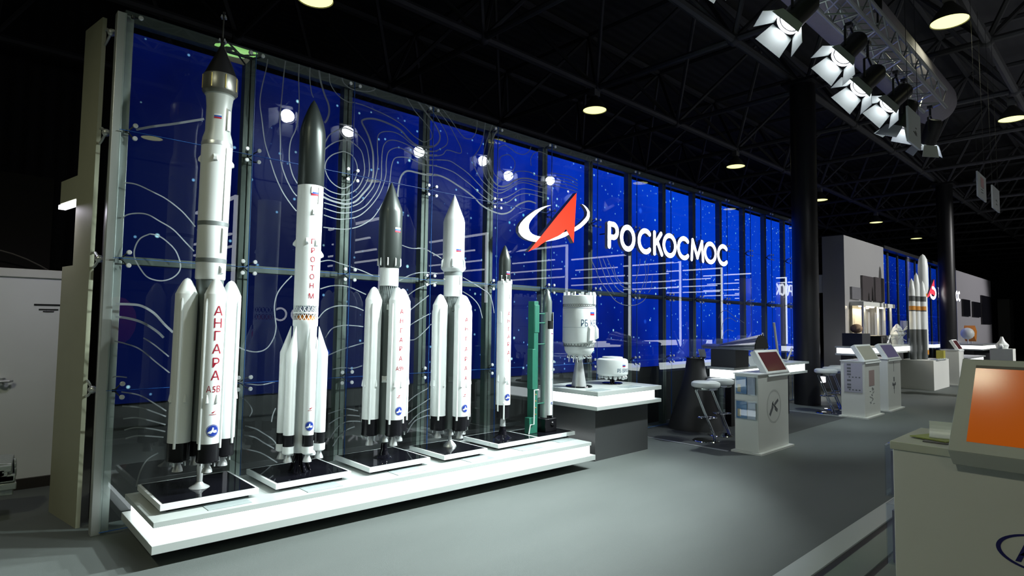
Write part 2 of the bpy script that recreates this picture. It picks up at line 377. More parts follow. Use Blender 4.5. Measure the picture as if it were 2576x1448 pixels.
# contour lines of frosted film, in wall metres: (thick?, x, z, x, z, ...)
CONT = [
(0,0.99,3.69,0.98,3.60,0.95,3.43,0.94,3.30,0.96,3.17,0.99,2.99,1.03,2.87,1.09,2.71,1.16,2.58,1.24,2.48,1.28,2.44),
(0,1.14,3.72,1.13,3.60,1.12,3.40,1.11,3.21,1.12,3.04,1.13,2.85,1.18,2.71,1.24,2.61,1.28,2.57),
(0,1.26,3.75,1.26,3.60,1.27,3.44,1.27,3.29,1.25,3.15,1.21,3.04,1.20,2.92,1.21,2.83,1.24,2.74,1.28,2.68),
(0,1.36,3.75,1.36,3.63,1.38,3.51,1.40,3.47),
(1,1.44,3.75,1.46,3.64,1.50,3.53,1.54,3.45,1.55,3.37,1.53,3.30,1.51,3.27),
(0,1.54,3.74,1.55,3.65,1.60,3.58,1.66,3.54,1.74,3.52,1.79,3.53,1.89,3.53,1.98,3.52,2.12,3.50,2.25,3.47,2.35,3.43,2.43,3.38,2.50,3.35,2.58,3.33,2.64,3.36,2.68,3.40,2.66,3.47,2.58,3.54,2.48,3.61,2.41,3.68,2.35,3.75),
(0,1.66,3.75,1.68,3.69,1.73,3.66,1.79,3.65,1.87,3.66,1.95,3.68,2.01,3.72,1.97,3.74),
(0,1.70,3.05,1.79,3.03,1.84,2.95,1.84,2.86,1.80,2.77,1.72,2.71,1.64,2.72,1.57,2.77,1.53,2.85,1.54,2.93,1.60,3.00,1.70,3.05),
(0,1.52,3.03,1.58,3.09,1.66,3.14,1.74,3.16,1.81,3.14,1.88,3.09,1.91,3.00,1.92,2.91,1.90,2.82,1.85,2.73,1.77,2.67,1.69,2.65,1.59,2.66,1.52,2.69),
(0,1.52,3.09,1.56,3.17,1.63,3.23,1.71,3.27,1.78,3.26,1.86,3.23,1.93,3.15,1.96,3.04,1.97,2.92,1.95,2.82,1.90,2.73,1.84,2.66,1.76,2.61,1.68,2.60,1.59,2.61,1.52,2.64),
(1,2.69,3.31,2.58,3.28,2.49,3.28,2.40,3.32,2.30,3.39,2.17,3.42,2.05,3.43,1.96,3.42,1.89,3.39,1.88,3.36,1.92,3.30,1.96,3.23,2.00,3.11,2.01,2.99,2.01,2.87,1.98,2.78,1.91,2.69,1.84,2.61,1.75,2.57,1.67,2.57,1.59,2.58,1.52,2.60),
(0,2.75,3.27,2.64,3.25,2.54,3.25,2.43,3.28,2.33,3.33,2.24,3.35,2.15,3.34,2.08,3.31,2.05,3.26,2.05,3.15,2.06,3.00,2.04,2.87,2.02,2.78,1.95,2.68,1.88,2.60,1.79,2.55,1.71,2.53,1.61,2.54,1.53,2.55),
(0,2.75,3.23,2.63,3.21,2.52,3.21,2.42,3.25,2.32,3.27,2.22,3.27,2.15,3.24,2.11,3.17,2.10,3.04,2.10,2.88,2.07,2.77,2.02,2.68,1.94,2.58,1.85,2.52,1.76,2.49,1.66,2.48,1.53,2.50),
(0,2.75,3.18,2.63,3.16,2.51,3.17,2.40,3.19,2.30,3.21,2.23,3.19,2.17,3.14,2.15,3.04,2.15,2.92,2.12,2.80,2.07,2.69,1.98,2.57,1.88,2.48,1.78,2.44,1.66,2.42,1.53,2.44),
(0,2.75,3.12,2.63,3.10,2.51,3.11,2.41,3.13,2.31,3.12,2.24,3.09,2.21,3.01,2.20,2.91,2.19,2.83,2.15,2.69,2.06,2.53,1.99,2.45,1.88,2.38,1.76,2.34,1.64,2.33,1.53,2.33),
(1,2.76,3.02,2.63,3.00,2.51,3.00,2.41,3.00,2.35,2.97,2.31,2.90,2.29,2.78,2.29,2.72),
(1,2.62,3.01,2.78,3.02,2.90,3.00,3.02,2.96,3.13,2.92,3.26,2.86,3.35,2.80,3.47,2.76,3.58,2.74,3.68,2.74,3.79,2.78,3.89,2.86,3.98,2.91,4.10,2.95,4.22,2.94),
(0,2.62,3.10,2.68,3.11,2.82,3.11,2.97,3.09,3.10,3.04,3.23,2.98,3.35,2.91,3.45,2.87,3.53,2.84,3.68,2.86,3.78,2.90,3.89,2.98,4.03,3.03,4.18,3.04,4.35,3.03),
(0,2.61,3.15,2.75,3.18,2.91,3.20,3.02,3.17,3.15,3.12,3.27,3.05,3.38,2.98,3.48,2.93,3.58,2.90,3.71,2.93,3.83,2.99,3.96,3.07,4.07,3.09,4.21,3.09,4.41,3.09),
(0,2.61,3.20,2.71,3.21,2.82,3.25,2.88,3.31,3.05,3.31,3.06,3.37,2.99,3.47,2.90,3.58,2.77,3.69,2.68,3.74),
(0,2.61,3.24,2.71,3.26,2.83,3.33,2.88,3.39,2.87,3.47,2.80,3.56,2.70,3.66,2.59,3.73),
(1,2.58,3.28,2.68,3.30,2.75,3.35,2.78,3.41,2.77,3.47,2.70,3.56,2.60,3.64,2.50,3.73),
(0,3.28,3.75,3.28,3.67,3.26,3.58,3.21,3.51,3.15,3.49,3.09,3.50,3.02,3.55,2.93,3.63,2.82,3.72,2.77,3.75),
(0,3.40,3.75,3.39,3.66,3.36,3.52,3.31,3.41,3.25,3.33,3.22,3.28,3.24,3.22,3.28,3.16,3.35,3.08,3.45,3.02,3.55,2.97,3.66,2.98,3.80,3.06,3.94,3.14,4.08,3.16,4.23,3.15,4.42,3.15),
(0,3.51,3.74,3.48,3.67,3.42,3.52,3.38,3.37,3.36,3.26,3.38,3.18,3.44,3.09,3.53,3.03,3.61,3.01,3.71,3.03,3.83,3.10,3.96,3.17,4.08,3.19,4.25,3.19,4.42,3.20),
(1,3.58,3.68,3.53,3.61,3.48,3.48,3.44,3.35,3.44,3.23,3.49,3.13,3.56,3.07,3.64,3.05,3.75,3.08,3.85,3.15,3.97,3.20,4.12,3.22,4.27,3.21,4.44,3.24),
(0,3.56,3.58,3.50,3.46,3.49,3.32,3.52,3.21,3.58,3.15,3.69,3.13,3.80,3.19,3.88,3.26,3.99,3.29,4.12,3.30,4.25,3.28,4.44,3.31),
(0,3.69,3.22,3.63,3.25,3.62,3.31,3.63,3.38,3.69,3.42,3.77,3.44,3.85,3.39,3.86,3.33,3.82,3.26,3.74,3.21,3.67,3.20),
(0,3.60,3.46,3.62,3.50,3.70,3.54,3.79,3.52,3.88,3.49,3.99,3.49,4.08,3.54,4.12,3.61),
(0,4.13,3.38,4.12,3.46,4.17,3.54,4.25,3.58,4.34,3.58,4.42,3.57),
(0,4.44,3.35,4.60,3.37,4.81,3.38,4.98,3.35),
(0,4.44,3.31,4.60,3.33,4.81,3.34,4.98,3.31),
(0,4.44,3.27,4.60,3.29,4.81,3.30,4.98,3.28),
(0,4.44,3.23,4.60,3.25,4.81,3.26,4.98,3.24),
(0,4.44,3.20,4.60,3.21,4.81,3.21,4.98,3.20),
(0,0.01,2.47,0.09,2.47,0.20,2.43,0.29,2.39,0.40,2.31,0.49,2.21),
(0,0.00,2.20,0.04,2.24,0.10,2.26,0.17,2.26,0.25,2.22,0.34,2.17,0.43,2.08,0.49,2.02),
(0,0.19,2.12,0.25,2.11,0.32,2.06,0.37,2.00,0.40,1.91,0.39,1.85,0.34,1.80,0.27,1.78,0.19,1.80,0.14,1.86,0.10,1.94,0.10,2.01,0.13,2.08,0.19,2.12),
(1,-0.01,1.60,0.09,1.60,0.16,1.59,0.24,1.54,0.31,1.46,0.37,1.40),
(1,-0.00,1.51,0.08,1.50,0.17,1.47,0.26,1.41,0.31,1.36),
(1,0.07,2.87,0.18,2.92,0.31,2.97,0.52,3.06),
(0,-0.00,1.34,0.07,1.32,0.16,1.28,0.27,1.18,0.36,1.10),
(0,0.06,0.98,0.17,0.95,0.26,0.89,0.35,0.82),
(0,0.07,0.88,0.18,0.86,0.27,0.82,0.35,0.78),
(0,0.08,0.79,0.16,0.79,0.25,0.76,0.35,0.72),
(0,0.09,0.71,0.16,0.72,0.26,0.70,0.35,0.67),
(0,0.10,0.65,0.18,0.66,0.34,0.63),
(0,0.18,0.30,0.20,0.40,0.24,0.48,0.31,0.52),
(0,-0.02,1.07,0.02,1.09,0.09,1.08),
(0,0.18,1.36,0.25,1.31,0.35,1.22),
(0,1.26,1.88,1.19,1.80,1.14,1.72,1.12,1.62,1.13,1.52,1.14,1.45,1.13,1.37,1.09,1.29,1.04,1.25,0.97,1.24,0.89,1.26,0.83,1.29),
(0,1.51,2.02,1.60,2.04,1.70,2.02,1.79,2.00,1.92,1.97,2.04,1.93),
(0,1.52,1.78,1.61,1.81,1.70,1.82,1.80,1.81,1.97,1.75),
(0,1.51,1.52,1.57,1.59,1.66,1.63,1.76,1.64,1.86,1.63,1.95,1.60),
(0,1.58,1.35,1.64,1.43,1.74,1.46,1.84,1.46,1.95,1.45),
(0,1.60,1.19,1.73,1.24,1.84,1.27,1.96,1.30),
(0,2.35,2.25,2.46,2.23,2.61,2.24,2.70,2.21,2.78,2.18),
(0,2.33,1.90,2.47,1.97,2.61,2.00,2.78,2.00),
(0,2.43,1.76,2.54,1.83,2.68,1.88,2.78,1.91),
(0,2.44,1.60,2.55,1.68,2.68,1.77),
(0,2.45,1.46,2.58,1.53,2.71,1.59),
(0,2.45,1.32,2.53,1.33,2.63,1.40,2.72,1.48),
(0,1.66,1.07,1.75,1.08,1.86,1.07,1.95,1.09),
(0,0.85,1.01,0.91,0.99,1.03,0.97,1.15,0.99),
(0,3.12,1.98,3.25,1.93,3.37,1.88,3.49,1.82,3.54,1.73,3.57,1.61),
(0,3.12,1.83,3.25,1.77,3.35,1.68,3.40,1.55),
(0,2.53,2.24,2.61,2.24,2.71,2.21,2.83,2.16),
(0,0.92,0.65,1.00,0.62,1.06,0.58,1.14,0.52,1.18,0.47),
(0,0.91,0.58,1.00,0.55,1.07,0.50,1.16,0.44),
(0,0.91,0.47,1.05,0.42,1.19,0.32),
(0,1.65,0.46,1.72,0.55,1.80,0.59,1.88,0.59,1.95,0.58),
(0,1.68,0.39,1.77,0.50,1.89,0.54),
(0,2.46,0.42,2.54,0.52,2.67,0.56,2.72,0.56),
(0,2.46,0.72,2.56,0.78,2.71,0.84),
(0,2.46,0.61,2.59,0.67,2.72,0.73),
(0,2.47,0.50,2.59,0.59,2.72,0.63),
(0,1.63,0.68,1.72,0.70,1.80,0.71,1.92,0.68),
(0,1.64,0.59,1.72,0.63,1.81,0.65,1.94,0.63),
(0,0.88,0.88,0.93,0.84,0.97,0.77,0.95,0.72),
(0,1.13,0.66,1.14,0.72,1.16,0.77),
(0,5.25,2.36,5.34,2.25,5.46,2.08,5.64,1.93,5.80,1.82,6.01,1.77,6.25,1.78,6.44,1.84,6.53,1.91),
(0,5.43,2.38,5.51,2.22,5.63,2.04,5.77,1.91),
(0,5.51,2.38,5.60,2.25,5.70,2.10,5.85,1.98,5.98,1.94),
(0,5.60,2.39,5.70,2.26,5.82,2.10,5.98,2.02,6.17,2.01),
(0,5.74,2.31,5.80,2.17,5.93,2.08,6.14,2.06),
(0,6.32,1.86,6.42,2.04,6.51,2.21,6.49,2.36,6.53,2.47),
(0,6.37,2.45,6.35,2.35,6.30,2.21,6.25,2.12),
(0,6.58,2.39,6.56,2.22,6.49,2.04),
(0,6.68,2.23,6.65,2.05,6.58,1.97),
(0,8.66,1.63,8.73,1.71,8.85,1.76,8.99,1.75,9.21,1.67,9.45,1.60,9.61,1.55),
(0,8.77,1.43,8.80,1.53,8.89,1.61,9.06,1.64,9.30,1.57),
(0,8.79,1.29,8.84,1.37,8.98,1.43,9.20,1.41)]
def smooth_line(P, n=5):
    out = []
    Q = [P[0]]+P+[P[-1]]
    for i in range(1, len(Q)-2):
        a, b_, c, d = Q[i-1], Q[i], Q[i+1], Q[i+2]
        for k in range(n):
            t = k/n
            out.append(tuple(.5*(2*b_[q]+(c[q]-a[q])*t+(2*a[q]-5*b_[q]+4*c[q]-d[q])*t*t+(3*b_[q]-a[q]-3*c[q]+d[q])*t**3) for q in (0, 1)))
    return out+[P[-1]]
pane_film = {}
for row in CONT:
    hw = .0085 if row[0] else .0045
    P = smooth_line([(row[i], row[i+1]) for i in range(1, len(row), 2)])
    nrm = []
    for i in range(len(P)):
        a = P[max(0, i-1)]; c = P[min(len(P)-1, i+1)]; dx, dz = c[0]-a[0], c[1]-a[1]; l = math.hypot(dx, dz) or 1
        nrm.append((-dz/l*hw, dx/l*hw))
    for i in range(len(P)-1):
        mx_, mz = (P[i][0]+P[i+1][0])/2, (P[i][1]+P[i+1][1])/2
        k = int(mx_/BW); r = next((j for j in range(4) if ZR[j] <= mz < ZR[j+1]), None)
        if mx_ < 0 or k >= K or r is None: continue
        mb = pane_film.setdefault((k, r), MB()); v = []
        for j in (i, i+1):
            for s in (1, -1): v += [(min(max(P[j][0]+nrm[j][0]*s, k*BW+.004), (k+1)*BW-.004), y, min(max(P[j][1]+nrm[j][1]*s, ZR[r]+.004), ZR[r+1]-.004)) for y in (-.0085, -.0065)]
        mb.add(v, [(0, 4, 6, 2), (1, 3, 7, 5), (0, 1, 5, 4), (2, 6, 7, 3)])
for k in range(K):
    for r in range(4):
        x0, x1, z0, z1 = k*BW+.003, (k+1)*BW-.003, ZR[r]+.003, ZR[r+1]-.003
        if k == 0: x0 = -.03
        p = MB().box(x0, x1, -.006, .006, z0, z1); p.m = 1
        p.box(x0, x1, -.0064, .0064, z0-.002, z0+.001).box(x1-.001, x1+.002, -.0064, .0064, z0, z1)
        if (k, r) in pane_film: q = pane_film[(k, r)]; p.m = 2; p.add(q.v, q.f)
        tag(p.build('glass_sheet', [glass_m, edge_m, film_m], smooth=False), 'clear glass sheet, %s bay from the left of the long wall, %s row' % (ordn[k], rown[r]), 'glass sheet', 'sheets of the long glass wall')
for k in range(K+1):
    x = k*BW
    b = MB()
    if k == 0:
        b.box(-.075, -.015, .02, .10, 0, 3.72).box(-.012, .035, .05, .12, 0, 3.72)
        tag(b.build('steel_post', mat('pale_end_post', (.5, .53, .52), .4, .5), bevel=.004), 'pale steel end post at the left edge of the glass wall', 'post', 'posts behind the glass wall')
    else:
        b.box(x-.045, x-.004, .12, .2, 0, 3.7).box(x+.004, x+.045, .12, .2, 0, 3.7).box(x-.02, x+.02, .14, .18, 0, 3.7)
        tag(b.build('steel_post', steel, bevel=.003), 'green-grey steel post behind the %s seam of the glass wall' % ordn[k-1], 'post', 'posts behind the glass wall')
b = MB().box(-.01, K*BW, .125, .2, 3.705, 3.79); tag(b.build('top_rail', rail_m, bevel=.004), 'long steel rail, coloured darker for shade, along the top of the glass wall', 'rail')
b = MB()
for k in range(K): b.box(k*BW+.05, (k+1)*BW-.05, .13, .19, 1.895, 1.955)
tag(b.build('middle_rail', rail_m, bevel=.004), 'horizontal steel rail at mid height behind the glass wall', 'rail')
cap_m = mat('bright_bolt_cap', (.72, .75, .76), .3, .4)
for k in range(K+1):
    for r, z in ((0, .99), (1, 1.925), (2, 2.849), (3, 3.7)):
        x = k*BW+(0.0 if k else 0.02)
        t = empty('spider_fitting', (x, .09, z), 'spider fitting on the %s seam of the glass wall, %s' % (ordn[k], ('at knee height', 'on the middle rail', 'in the upper row', 'at the top edge')[r]) if k else 'fitting on the pale end post of the glass wall, %s' % ('at knee height', 'on the middle rail', 'in the upper row', 'at the top edge')[r], 'glass fitting', 'spider fittings of the glass wall')
        hy = .1 if k else .013; arms = MB().lathe([(.014, -.01), (.014, .01)], (x, hy, z), 12)
        for sx in (-1, 1):
            if k == 0 and sx < 0: continue
            for sz in (-1, 1):
                if r == 3 and sz > 0: continue
                cx, cz = x+sx*(.048 if k else .045), z+(sz*.047 if r < 3 else 0)
                arms.tube([(x, hy, z), (x+(cx-x)*.7, hy*.6, z+(cz-z)*.8), (cx, .006, cz)], [.006, .005, .004], 6)
                T = Matrix.Translation((cx, -.007, cz)) @ Matrix.Rotation(R(90), 4, 'X')
                MB().lathe([(.017, 0), (.017, .008), (.013, .012)], (0, 0, 0), 14, T=T).build('bolt_cap', cap_m, t)
        arms.build('spider_arms', mat('dark_fitting', (.06, .065, .065), .4, .6), t)

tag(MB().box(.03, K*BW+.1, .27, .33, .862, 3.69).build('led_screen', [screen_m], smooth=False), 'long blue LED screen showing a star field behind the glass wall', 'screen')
MB().box(.03, K*BW+.1, .285, .325, 0, .862).build('support_skirt', black_matte, [o for o in COL.objects if o.name == 'led_screen'][0], smooth=False)
tag(MB().box(-.02, K*BW+.3, .42, .5, 0, 3.66).build('wall_1', black_matte), kind='structure')

# left end: cream fin with spider arms, lamp bracket, partition
d = Vector((-.16, .987, 0)); n_ = Vector((.987, .16, 0))
A = Vector((-.125, .285, 0))
def fin(l0, l1, z0, z1, th=.028):
    q = [A+d*l0, A+d*l0+n_*th, A+d*l1+n_*th, A+d*l1]
    return [(p.x, p.y, z0) for p in q], [(p.x, p.y, z1) for p in q]
t = empty('end_fin_board', (A.x, A.y, 0), 'tall narrow cream panel standing edge-on at the far left of the glass wall', 'panel')
b = MB(); bt, tp = fin(0, .36, 0, 3.75); tp = [(p[0], p[1], 3.75) for p in tp]; b.hexa(bt, tp); b.build('board', cream, t, smooth=False)
b = MB(); b.hexa(*fin(.36, .74, 2.42, 2.6)); b.hexa(*fin(.36, .6, 0, 1.9)); b.build('bracket', cream, t, smooth=False)
for z in (.99, 1.925, 2.849, 3.6):
    b = MB().ball((-.085, .16, z), .028, 10)
    for s in (-1, 1): b.tube([(-.085, .16, z), (-.1, .24, z+s*.05), (A.x+.02, A.y+.04, z+s*.06)], .009, 6)
    b.bar((-.085, .16, z), (-.08, .11, z), .01); b.build('spider_arm', silver, t)
t2 = empty('strip_light', (-.2, .8, 2.4), 'bright white strip lamp under the bracket of the cream fin panel', 'lamp')
MB().hexa(*fin(.40, .78, 2.38, 2.414, .05)).build('lit_tube', led, t2, smooth=False)
lamp('strip_light_glow', 'AREA', (-.25, .85, 2.37), 4, (.9, .85, 1), (-.3, .9, 0), t2, (.3, .05))
b = MB().box(-4, -.09, 1.8, 1.86, .02, 1.86); tag(b.build('wall_2', white), kind='structure')
b = MB().box(-4, -.09, 1.78, 1.88, 1.85, 1.925); tag(b.build('trim_2', white_matte, bevel=.005), kind='structure')
b = MB().box(-4, -.09, 1.77, 1.8, 0, .09); tag(b.build('baseboard_back', mat('brown_skirting', (.03, .026, .022), .6)), kind='structure')
b = MB().tube([(-.6, 1.755, .945), (-.45, 1.75, .945), (-.43, 1.77, .945)], .012).lathe([(.025, -.03), (.025, .03)], (-.5, 1.775, .945), 12)
tag(b.build('door_handle', silver), 'small metal lever handle on the pale partition at the left edge', 'handle')
b = MB()
for (x0, x1, z, h) in ((-.31, -.1, 1.605, .014), (-.275, -.135, 1.565, .01), (-.245, -.165, 1.548, .008)): b.box(x0, x1, 1.794, 1.7995, z, z+h)
tag(b.build('wall_vent', black), 'small dark slotted vent on the pale partition left of the fin', 'vent')
pts = [(-.75+.12*i, 3.4, 2.24-.0215*(i-1)**2*.35-.01*i) for i in range(9)]
tag(MB().tube(pts, .008).build('hanging_cable', mat('cable_grey', (.3, .28, .3), .5)), 'thin curved cable hanging in the dark above the pale partition', 'cable')
tag(MB().box(-9, -.05, 3.6, 3.7, 0, 3.1).build('wall_3', mat('dark_curtain', (.035, .03, .04), .8)), kind='structure')
# satellite model, cut by the left edge
t = empty('satellite_model', (-.62, 1.05, 0), 'crinkled grey foil-covered satellite model cut off by the left edge of the photo', 'model')
b = MB(); random.seed(3)
b.hexa([(-.75, .9, .18), (-.44, .86, .17), (-.42, 1.1, .18), (-.75, 1.15, .18)], [(-.75, .9, .44), (-.455, .88, .40), (-.43, 1.1, .43), (-.75, 1.15, .46)])
for i in range(14):
    x, z = random.uniform(-.7, -.5), random.uniform(.2, .36); b.box(x, x+.1, .84, .9, z, z+.05)
    y = random.uniform(.88, 1.05); b.box(-.44, -.425, y, y+.05, z, z+.06)
b.build('foil_body', mat('crinkled_foil', (.42, .47, .46), .35, .4, bump=.6, nscale=25), t, bevel=.006)
MB().bar((-.68, 1.0, 0), (-.68, 1.0, .2), .02).bar((-.55, 1.0, 0), (-.55, 1.0, .2), .02).build('stand_legs', black, t)

# ================================================================ low lit platform
t = empty('display_platform', (2.2, -.4, 0), 'long low white display platform with glowing white sides under the rocket models', 'platform')
def slab(mb, xl, xr, yl, yr, yb, z0, z1): return mb.hexa([(xl, yl, z0), (xr, yr, z0), (xr, yb, z0), (xl, yb, z0)], [(xl, yl, z1), (xr, yr, z1), (xr, yb, z1), (xl, yb, z1)])
slab(MB(), .095, 4.12, -.883, -1.01, -.02, .09, .142).build('lower_slab', white_gloss, t, smooth=False, bevel=.002)
slab(MB(), .15, 4.11, -.815, -.94, -.03, .1422, .23).build('light_fascia', glow, t, smooth=False)
slab(MB(), .111, 4.12, -.83, -.955, -.02, .2302, .265).build('upper_slab', white_gloss, t, smooth=False, bevel=.002)
slab(MB(), .3, 4.05, -.6, -.72, -.05, 0, .09).build('plinth', black, t, smooth=False)
for i, (x, y) in enumerate(((.43, -.80), (1.09, -.82), (1.84, -.83), (2.57, -.86), (3.25, -.82), (3.83, -.77))):
    tag(MB().box(x, x+.275, y, y+.17, .2652, .2685).build('label_plaque', frost, smooth=False), 'grey label card on the platform before the %s rocket from the left' % ordn[i], 'label card', 'label cards on the platform')
# raised table
t = empty('raised_display_table', (4.9, -.45, 0), 'square dark pedestal with a thick glowing white top, right of the rocket platform', 'table')
MB().box(4.376, 5.38, -.80, -.06, 0, .57).build('pedestal', mat('charcoal_laminate', (.05, .053, .055), .35), t, smooth=False)
MB().box(4.262, 5.5, -.915, -.03, .5702, .612).build('lower_slab', white_gloss, t, smooth=False, bevel=.002)
MB().box(4.31, 5.43, -.865, -.04, .6122, .722).build('light_fascia', glow, t, smooth=False)
MB().box(4.262, 5.49, -.925, -.03, .7222, .77).build('upper_slab', white_gloss, t, smooth=False, bevel=.002)
for x, s in ((4.3, 'the big white upper stage'), (4.88, 'the squat white upper stage')):
    tag(MB().box(x, x+.27, -.885, -.72, .7702, .773).build('label_plaque', frost, smooth=False), 'grey label card on the raised table in front of '+s, 'label card', 'label cards on the raised table')

# ================================================================ rocket models
def plate(t, x0, x1, y0, y1, z=.29):
    b = MB(); b.m = 0; b.box(x0, x1, y0, y1, z, z+.038); b.m = 1; b.box(x0+.018, x1-.018, y0+.018, y1-.018, z+.03, z+.0405)
    b.m = 2; b.box(x0+.05, x1-.05, y0+.05, y1-.05, .2652, z)
    return b.build('display_plate', [white, black_gloss, black], t, smooth=False)
def tilt(t, a):          # the model leans a little on its level plate
    t.rotation_euler.y = R(a)
    for c in t.children:
        if c.name.startswith('display_plate'): c.rotation_euler.y = -R(a)
def bell(b, x, y, z0, z1, r0=.015, r1=.034):
    return b.lathe([(r0*.8, z1+.01), (r0, z1), (r0*1.25, z1-(z1-z0)*.35), (r1*.9, z0+(z1-z0)*.25), (r1, z0), (r1*.9, z0), (r0, z1-.01)], (x, y, 0), 18)
def booster(t, x, y, r, zb, zs, zt, zk, zn, a, name='strap_on_booster'):
    o = MB().lathe([(r, zb), (r, zs), (r*.97, zs+.004), (r*.72, zs+(zt-zs)*.42), (r*.42, zs+(zt-zs)*.8), (r*.24, zt-.008), (.001, zt)], (x, y, 0), 36).build(name, white, t)
    MB().lathe([(r*.985, zb), (r*.985, zk+.03), (r*1.02, zk+.008), (r*.94, zk), (.01, zk)], (x, y, 0), 36).build('black_skirt', black_gloss_s, o)
    b = MB(); bell(b, x, y, zn, zk)
    for q in (45, 135, 225, 315): b.lathe([(.006, zk-.03), (.004, zk)], (x+r*.7*sin(R(q)), y-r*.7*cos(R(q)), 0), 8)
    b.build('engine_nozzle', silver, o)
    for q in (a+55, a-62):
        s, c = sin(R(q)), cos(R(q)); MB().tube([(x+(r+.001)*s, y-(r+.001)*c, zs-.03), (x+(r+.004)*s, y-(r+.004)*c, zs-.06), (x+(r+.004)*s, y-(r+.004)*c, zb-.035)], [.004, .009, .009], 8).build('cable_duct', white, o)
    for q in (a+15, a-35, a+95):
        s, c = sin(R(q)), cos(R(q)); MB().lathe([(.004, zb+.33), (.009, zb+.3), (.012, zb+.275), (.003, zb+.27)], (x+r*s, y-r*c, 0), 8).build('side_pod', white, o)
    return o
black_gloss_s = mat('black_gloss_paint', (.008, .008, .01), .22)
def ring(t, x, y, r, z0, z1, n, m=lattice_m, name='lattice_ring', th=.003, bands=1, back=None):
    b = MB()
    if back: b.m = 1; b.lathe([(r*.8, z0), (r*.8, z1)], (x, y, 0), 24); b.m = 0
    for k in range(bands):
        a0 = z0+(z1-z0)*k/bands; a1 = z0+(z1-z0)*(k+1)/bands
        b.lathe([(r, a0), (r+th, a0), (r+th, a0+th*2), (r, a0+th*2)], (x, y, 0), 36); b.lathe([(r, a1-th*2), (r+th, a1-th*2), (r+th, a1), (r, a1)], (x, y, 0), 36)
        for i in range(n):
            p, q = 2*pi*i/n, 2*pi*(i+1)/n
            b.bar((x+r*sin(p), y-r*cos(p), a0), (x+r*sin(q), y-r*cos(q), a1), th, 4); b.bar((x+r*sin(q), y-r*cos(q), a0), (x+r*sin(p), y-r*cos(p), a1), th, 4)
    return b.build(name, [m, back or m], t, smooth=False)
def vtext(t, text, x, y, r, z, size, th, m, name='lettering'):
    b = MB()
    for i, ch in enumerate(text):
        if ch != ' ': put_text(b, ch, size, cyl(x, y, z[i], r+.0015, th))
    return b.build(name, m, t, smooth=False)
def bits(t, x, y, r, lst, m, name='equipment_fairing'):
    for th, z0, z1, w, dep in lst:
        b = MB(); T = Matrix.Translation((x, y, 0)) @ Matrix.Rotation(R(th), 4, 'Z')
        v = [(-w/2, -r+.002, z0), (w/2, -r+.002, z0), (w/2, -r+.002, z1), (-w/2, -r+.002, z1), (-w/2*.8, -r-dep, z0+dep*.6), (w/2*.8, -r-dep, z0+dep*.6), (w/2*.6, -r-dep, z1-dep*1.6), (-w/2*.6, -r-dep, z1-dep*1.6)]
        b.add(v, [(0, 1, 2, 3), (4, 5, 6, 7), (0, 1, 5, 4), (1, 2, 6, 5), (2, 3, 7, 6), (3, 0, 4, 7)], T); b.build(name, m, t, smooth=False)
GR = 'launch rocket models on the platform'
lift = R(.0)
# --- 1: tallest, crewed, black tip
x, y = .475, -.43
t = empty('rocket_model', (x, y, .265), 'tallest white rocket model with black escape tip, first from the left, on a black plate', 'rocket model', GR)
plate(t, .175, .785, -.70, -.07)
b = MB(); b.m = 0
b.lathe([(.006, 3.54), (.006, 3.735), (.011, 3.737), (.011, 3.75), (.001, 3.757)], (x, y, 0), 12)
b.lathe([(.117, 3.255), (.1, 3.29), (.078, 3.345), (.05, 3.41), (.02, 3.475), (.013, 3.49), (.012, 3.55), (.006, 3.56)], (x, y, 0), 36)
b.m = 1
for z, s in ((3.725, .017), (3.545, .024)):
    for q in range(4): b.lathe([(.008, z-.02), (.004, z)], (x+s*sin(q*pi/2+.3), y-s*cos(q*pi/2+.3), 0), 8)
b.build('escape_tower', [black, silver], t)
b = MB(); b.m = 0; b.lathe([(.09, 3.113), (.115, 3.137), (.118, 3.15), (.118, 3.255), (.114, 3.262)], (x, y, 0), 36)
b.m = 1
for q in range(8):
    a = q*pi/4; b.bar((x+.119*sin(a), y-.119*cos(a), 3.15), (x+.119*sin(a), y-.119*cos(a), 3.25), .004, 5)
b.build('spacecraft_collar', [mat('dull_metal', (.27, .27, .24), .38, .7), mat('brass_line', (.5, .4, .12), .4, .5)], t)
MB().lathe([(.104, 2.751), (.098, 2.8), (.084, 2.85), (.083, 3.03), (.087, 3.075), (.092, 3.113), (.1, 3.12)], (x, y, 0), 36).build('adapter_section', mat('pale_grey_stage', (.5, .53, .5), .35), t)
MB().lathe([(.1045, 2.74), (.1045, 2.762), (.1, 2.775)], (x, y, 0), 36).build('band_ring', silver, t)
us = MB().lathe([(.093, 1.78), (.098, 1.79), (.099, 2.16), (.1, 2.192), (.103, 2.745)], (x, y, 0), 36).build('upper_stage', white, t)
MB().lathe([(.1, 1.9), (.101, 1.93)], (x, y, 0), 36).build('grey_ring', lattice_m, us); MB().lathe([(.1015, 2.164), (.1025, 2.192)], (x, y, 0), 36).build('grey_ring', lattice_m, us)
bits(us, x, y, .103, [(-20, 2.62, 2.67, .03, .014), (70, 2.60, 2.65, .03, .014), (-110, 2.62, 2.67, .03, .014), (22, 1.97, 2.15, .012, .008), (25, 1.82, 1.88, .03, .014), (20, 2.2, 2.73, .008, .005)], white)
bits(t, x, y, .083, [(30, 2.85, 3.02, .035, .012)], silver, 'side_duct')
MB().lathe([(.075, .66), (.07, 1.55), (.082, 1.62), (.09, 1.78)], (x, y, 0), 32).build('core_stage', midgrey, t)
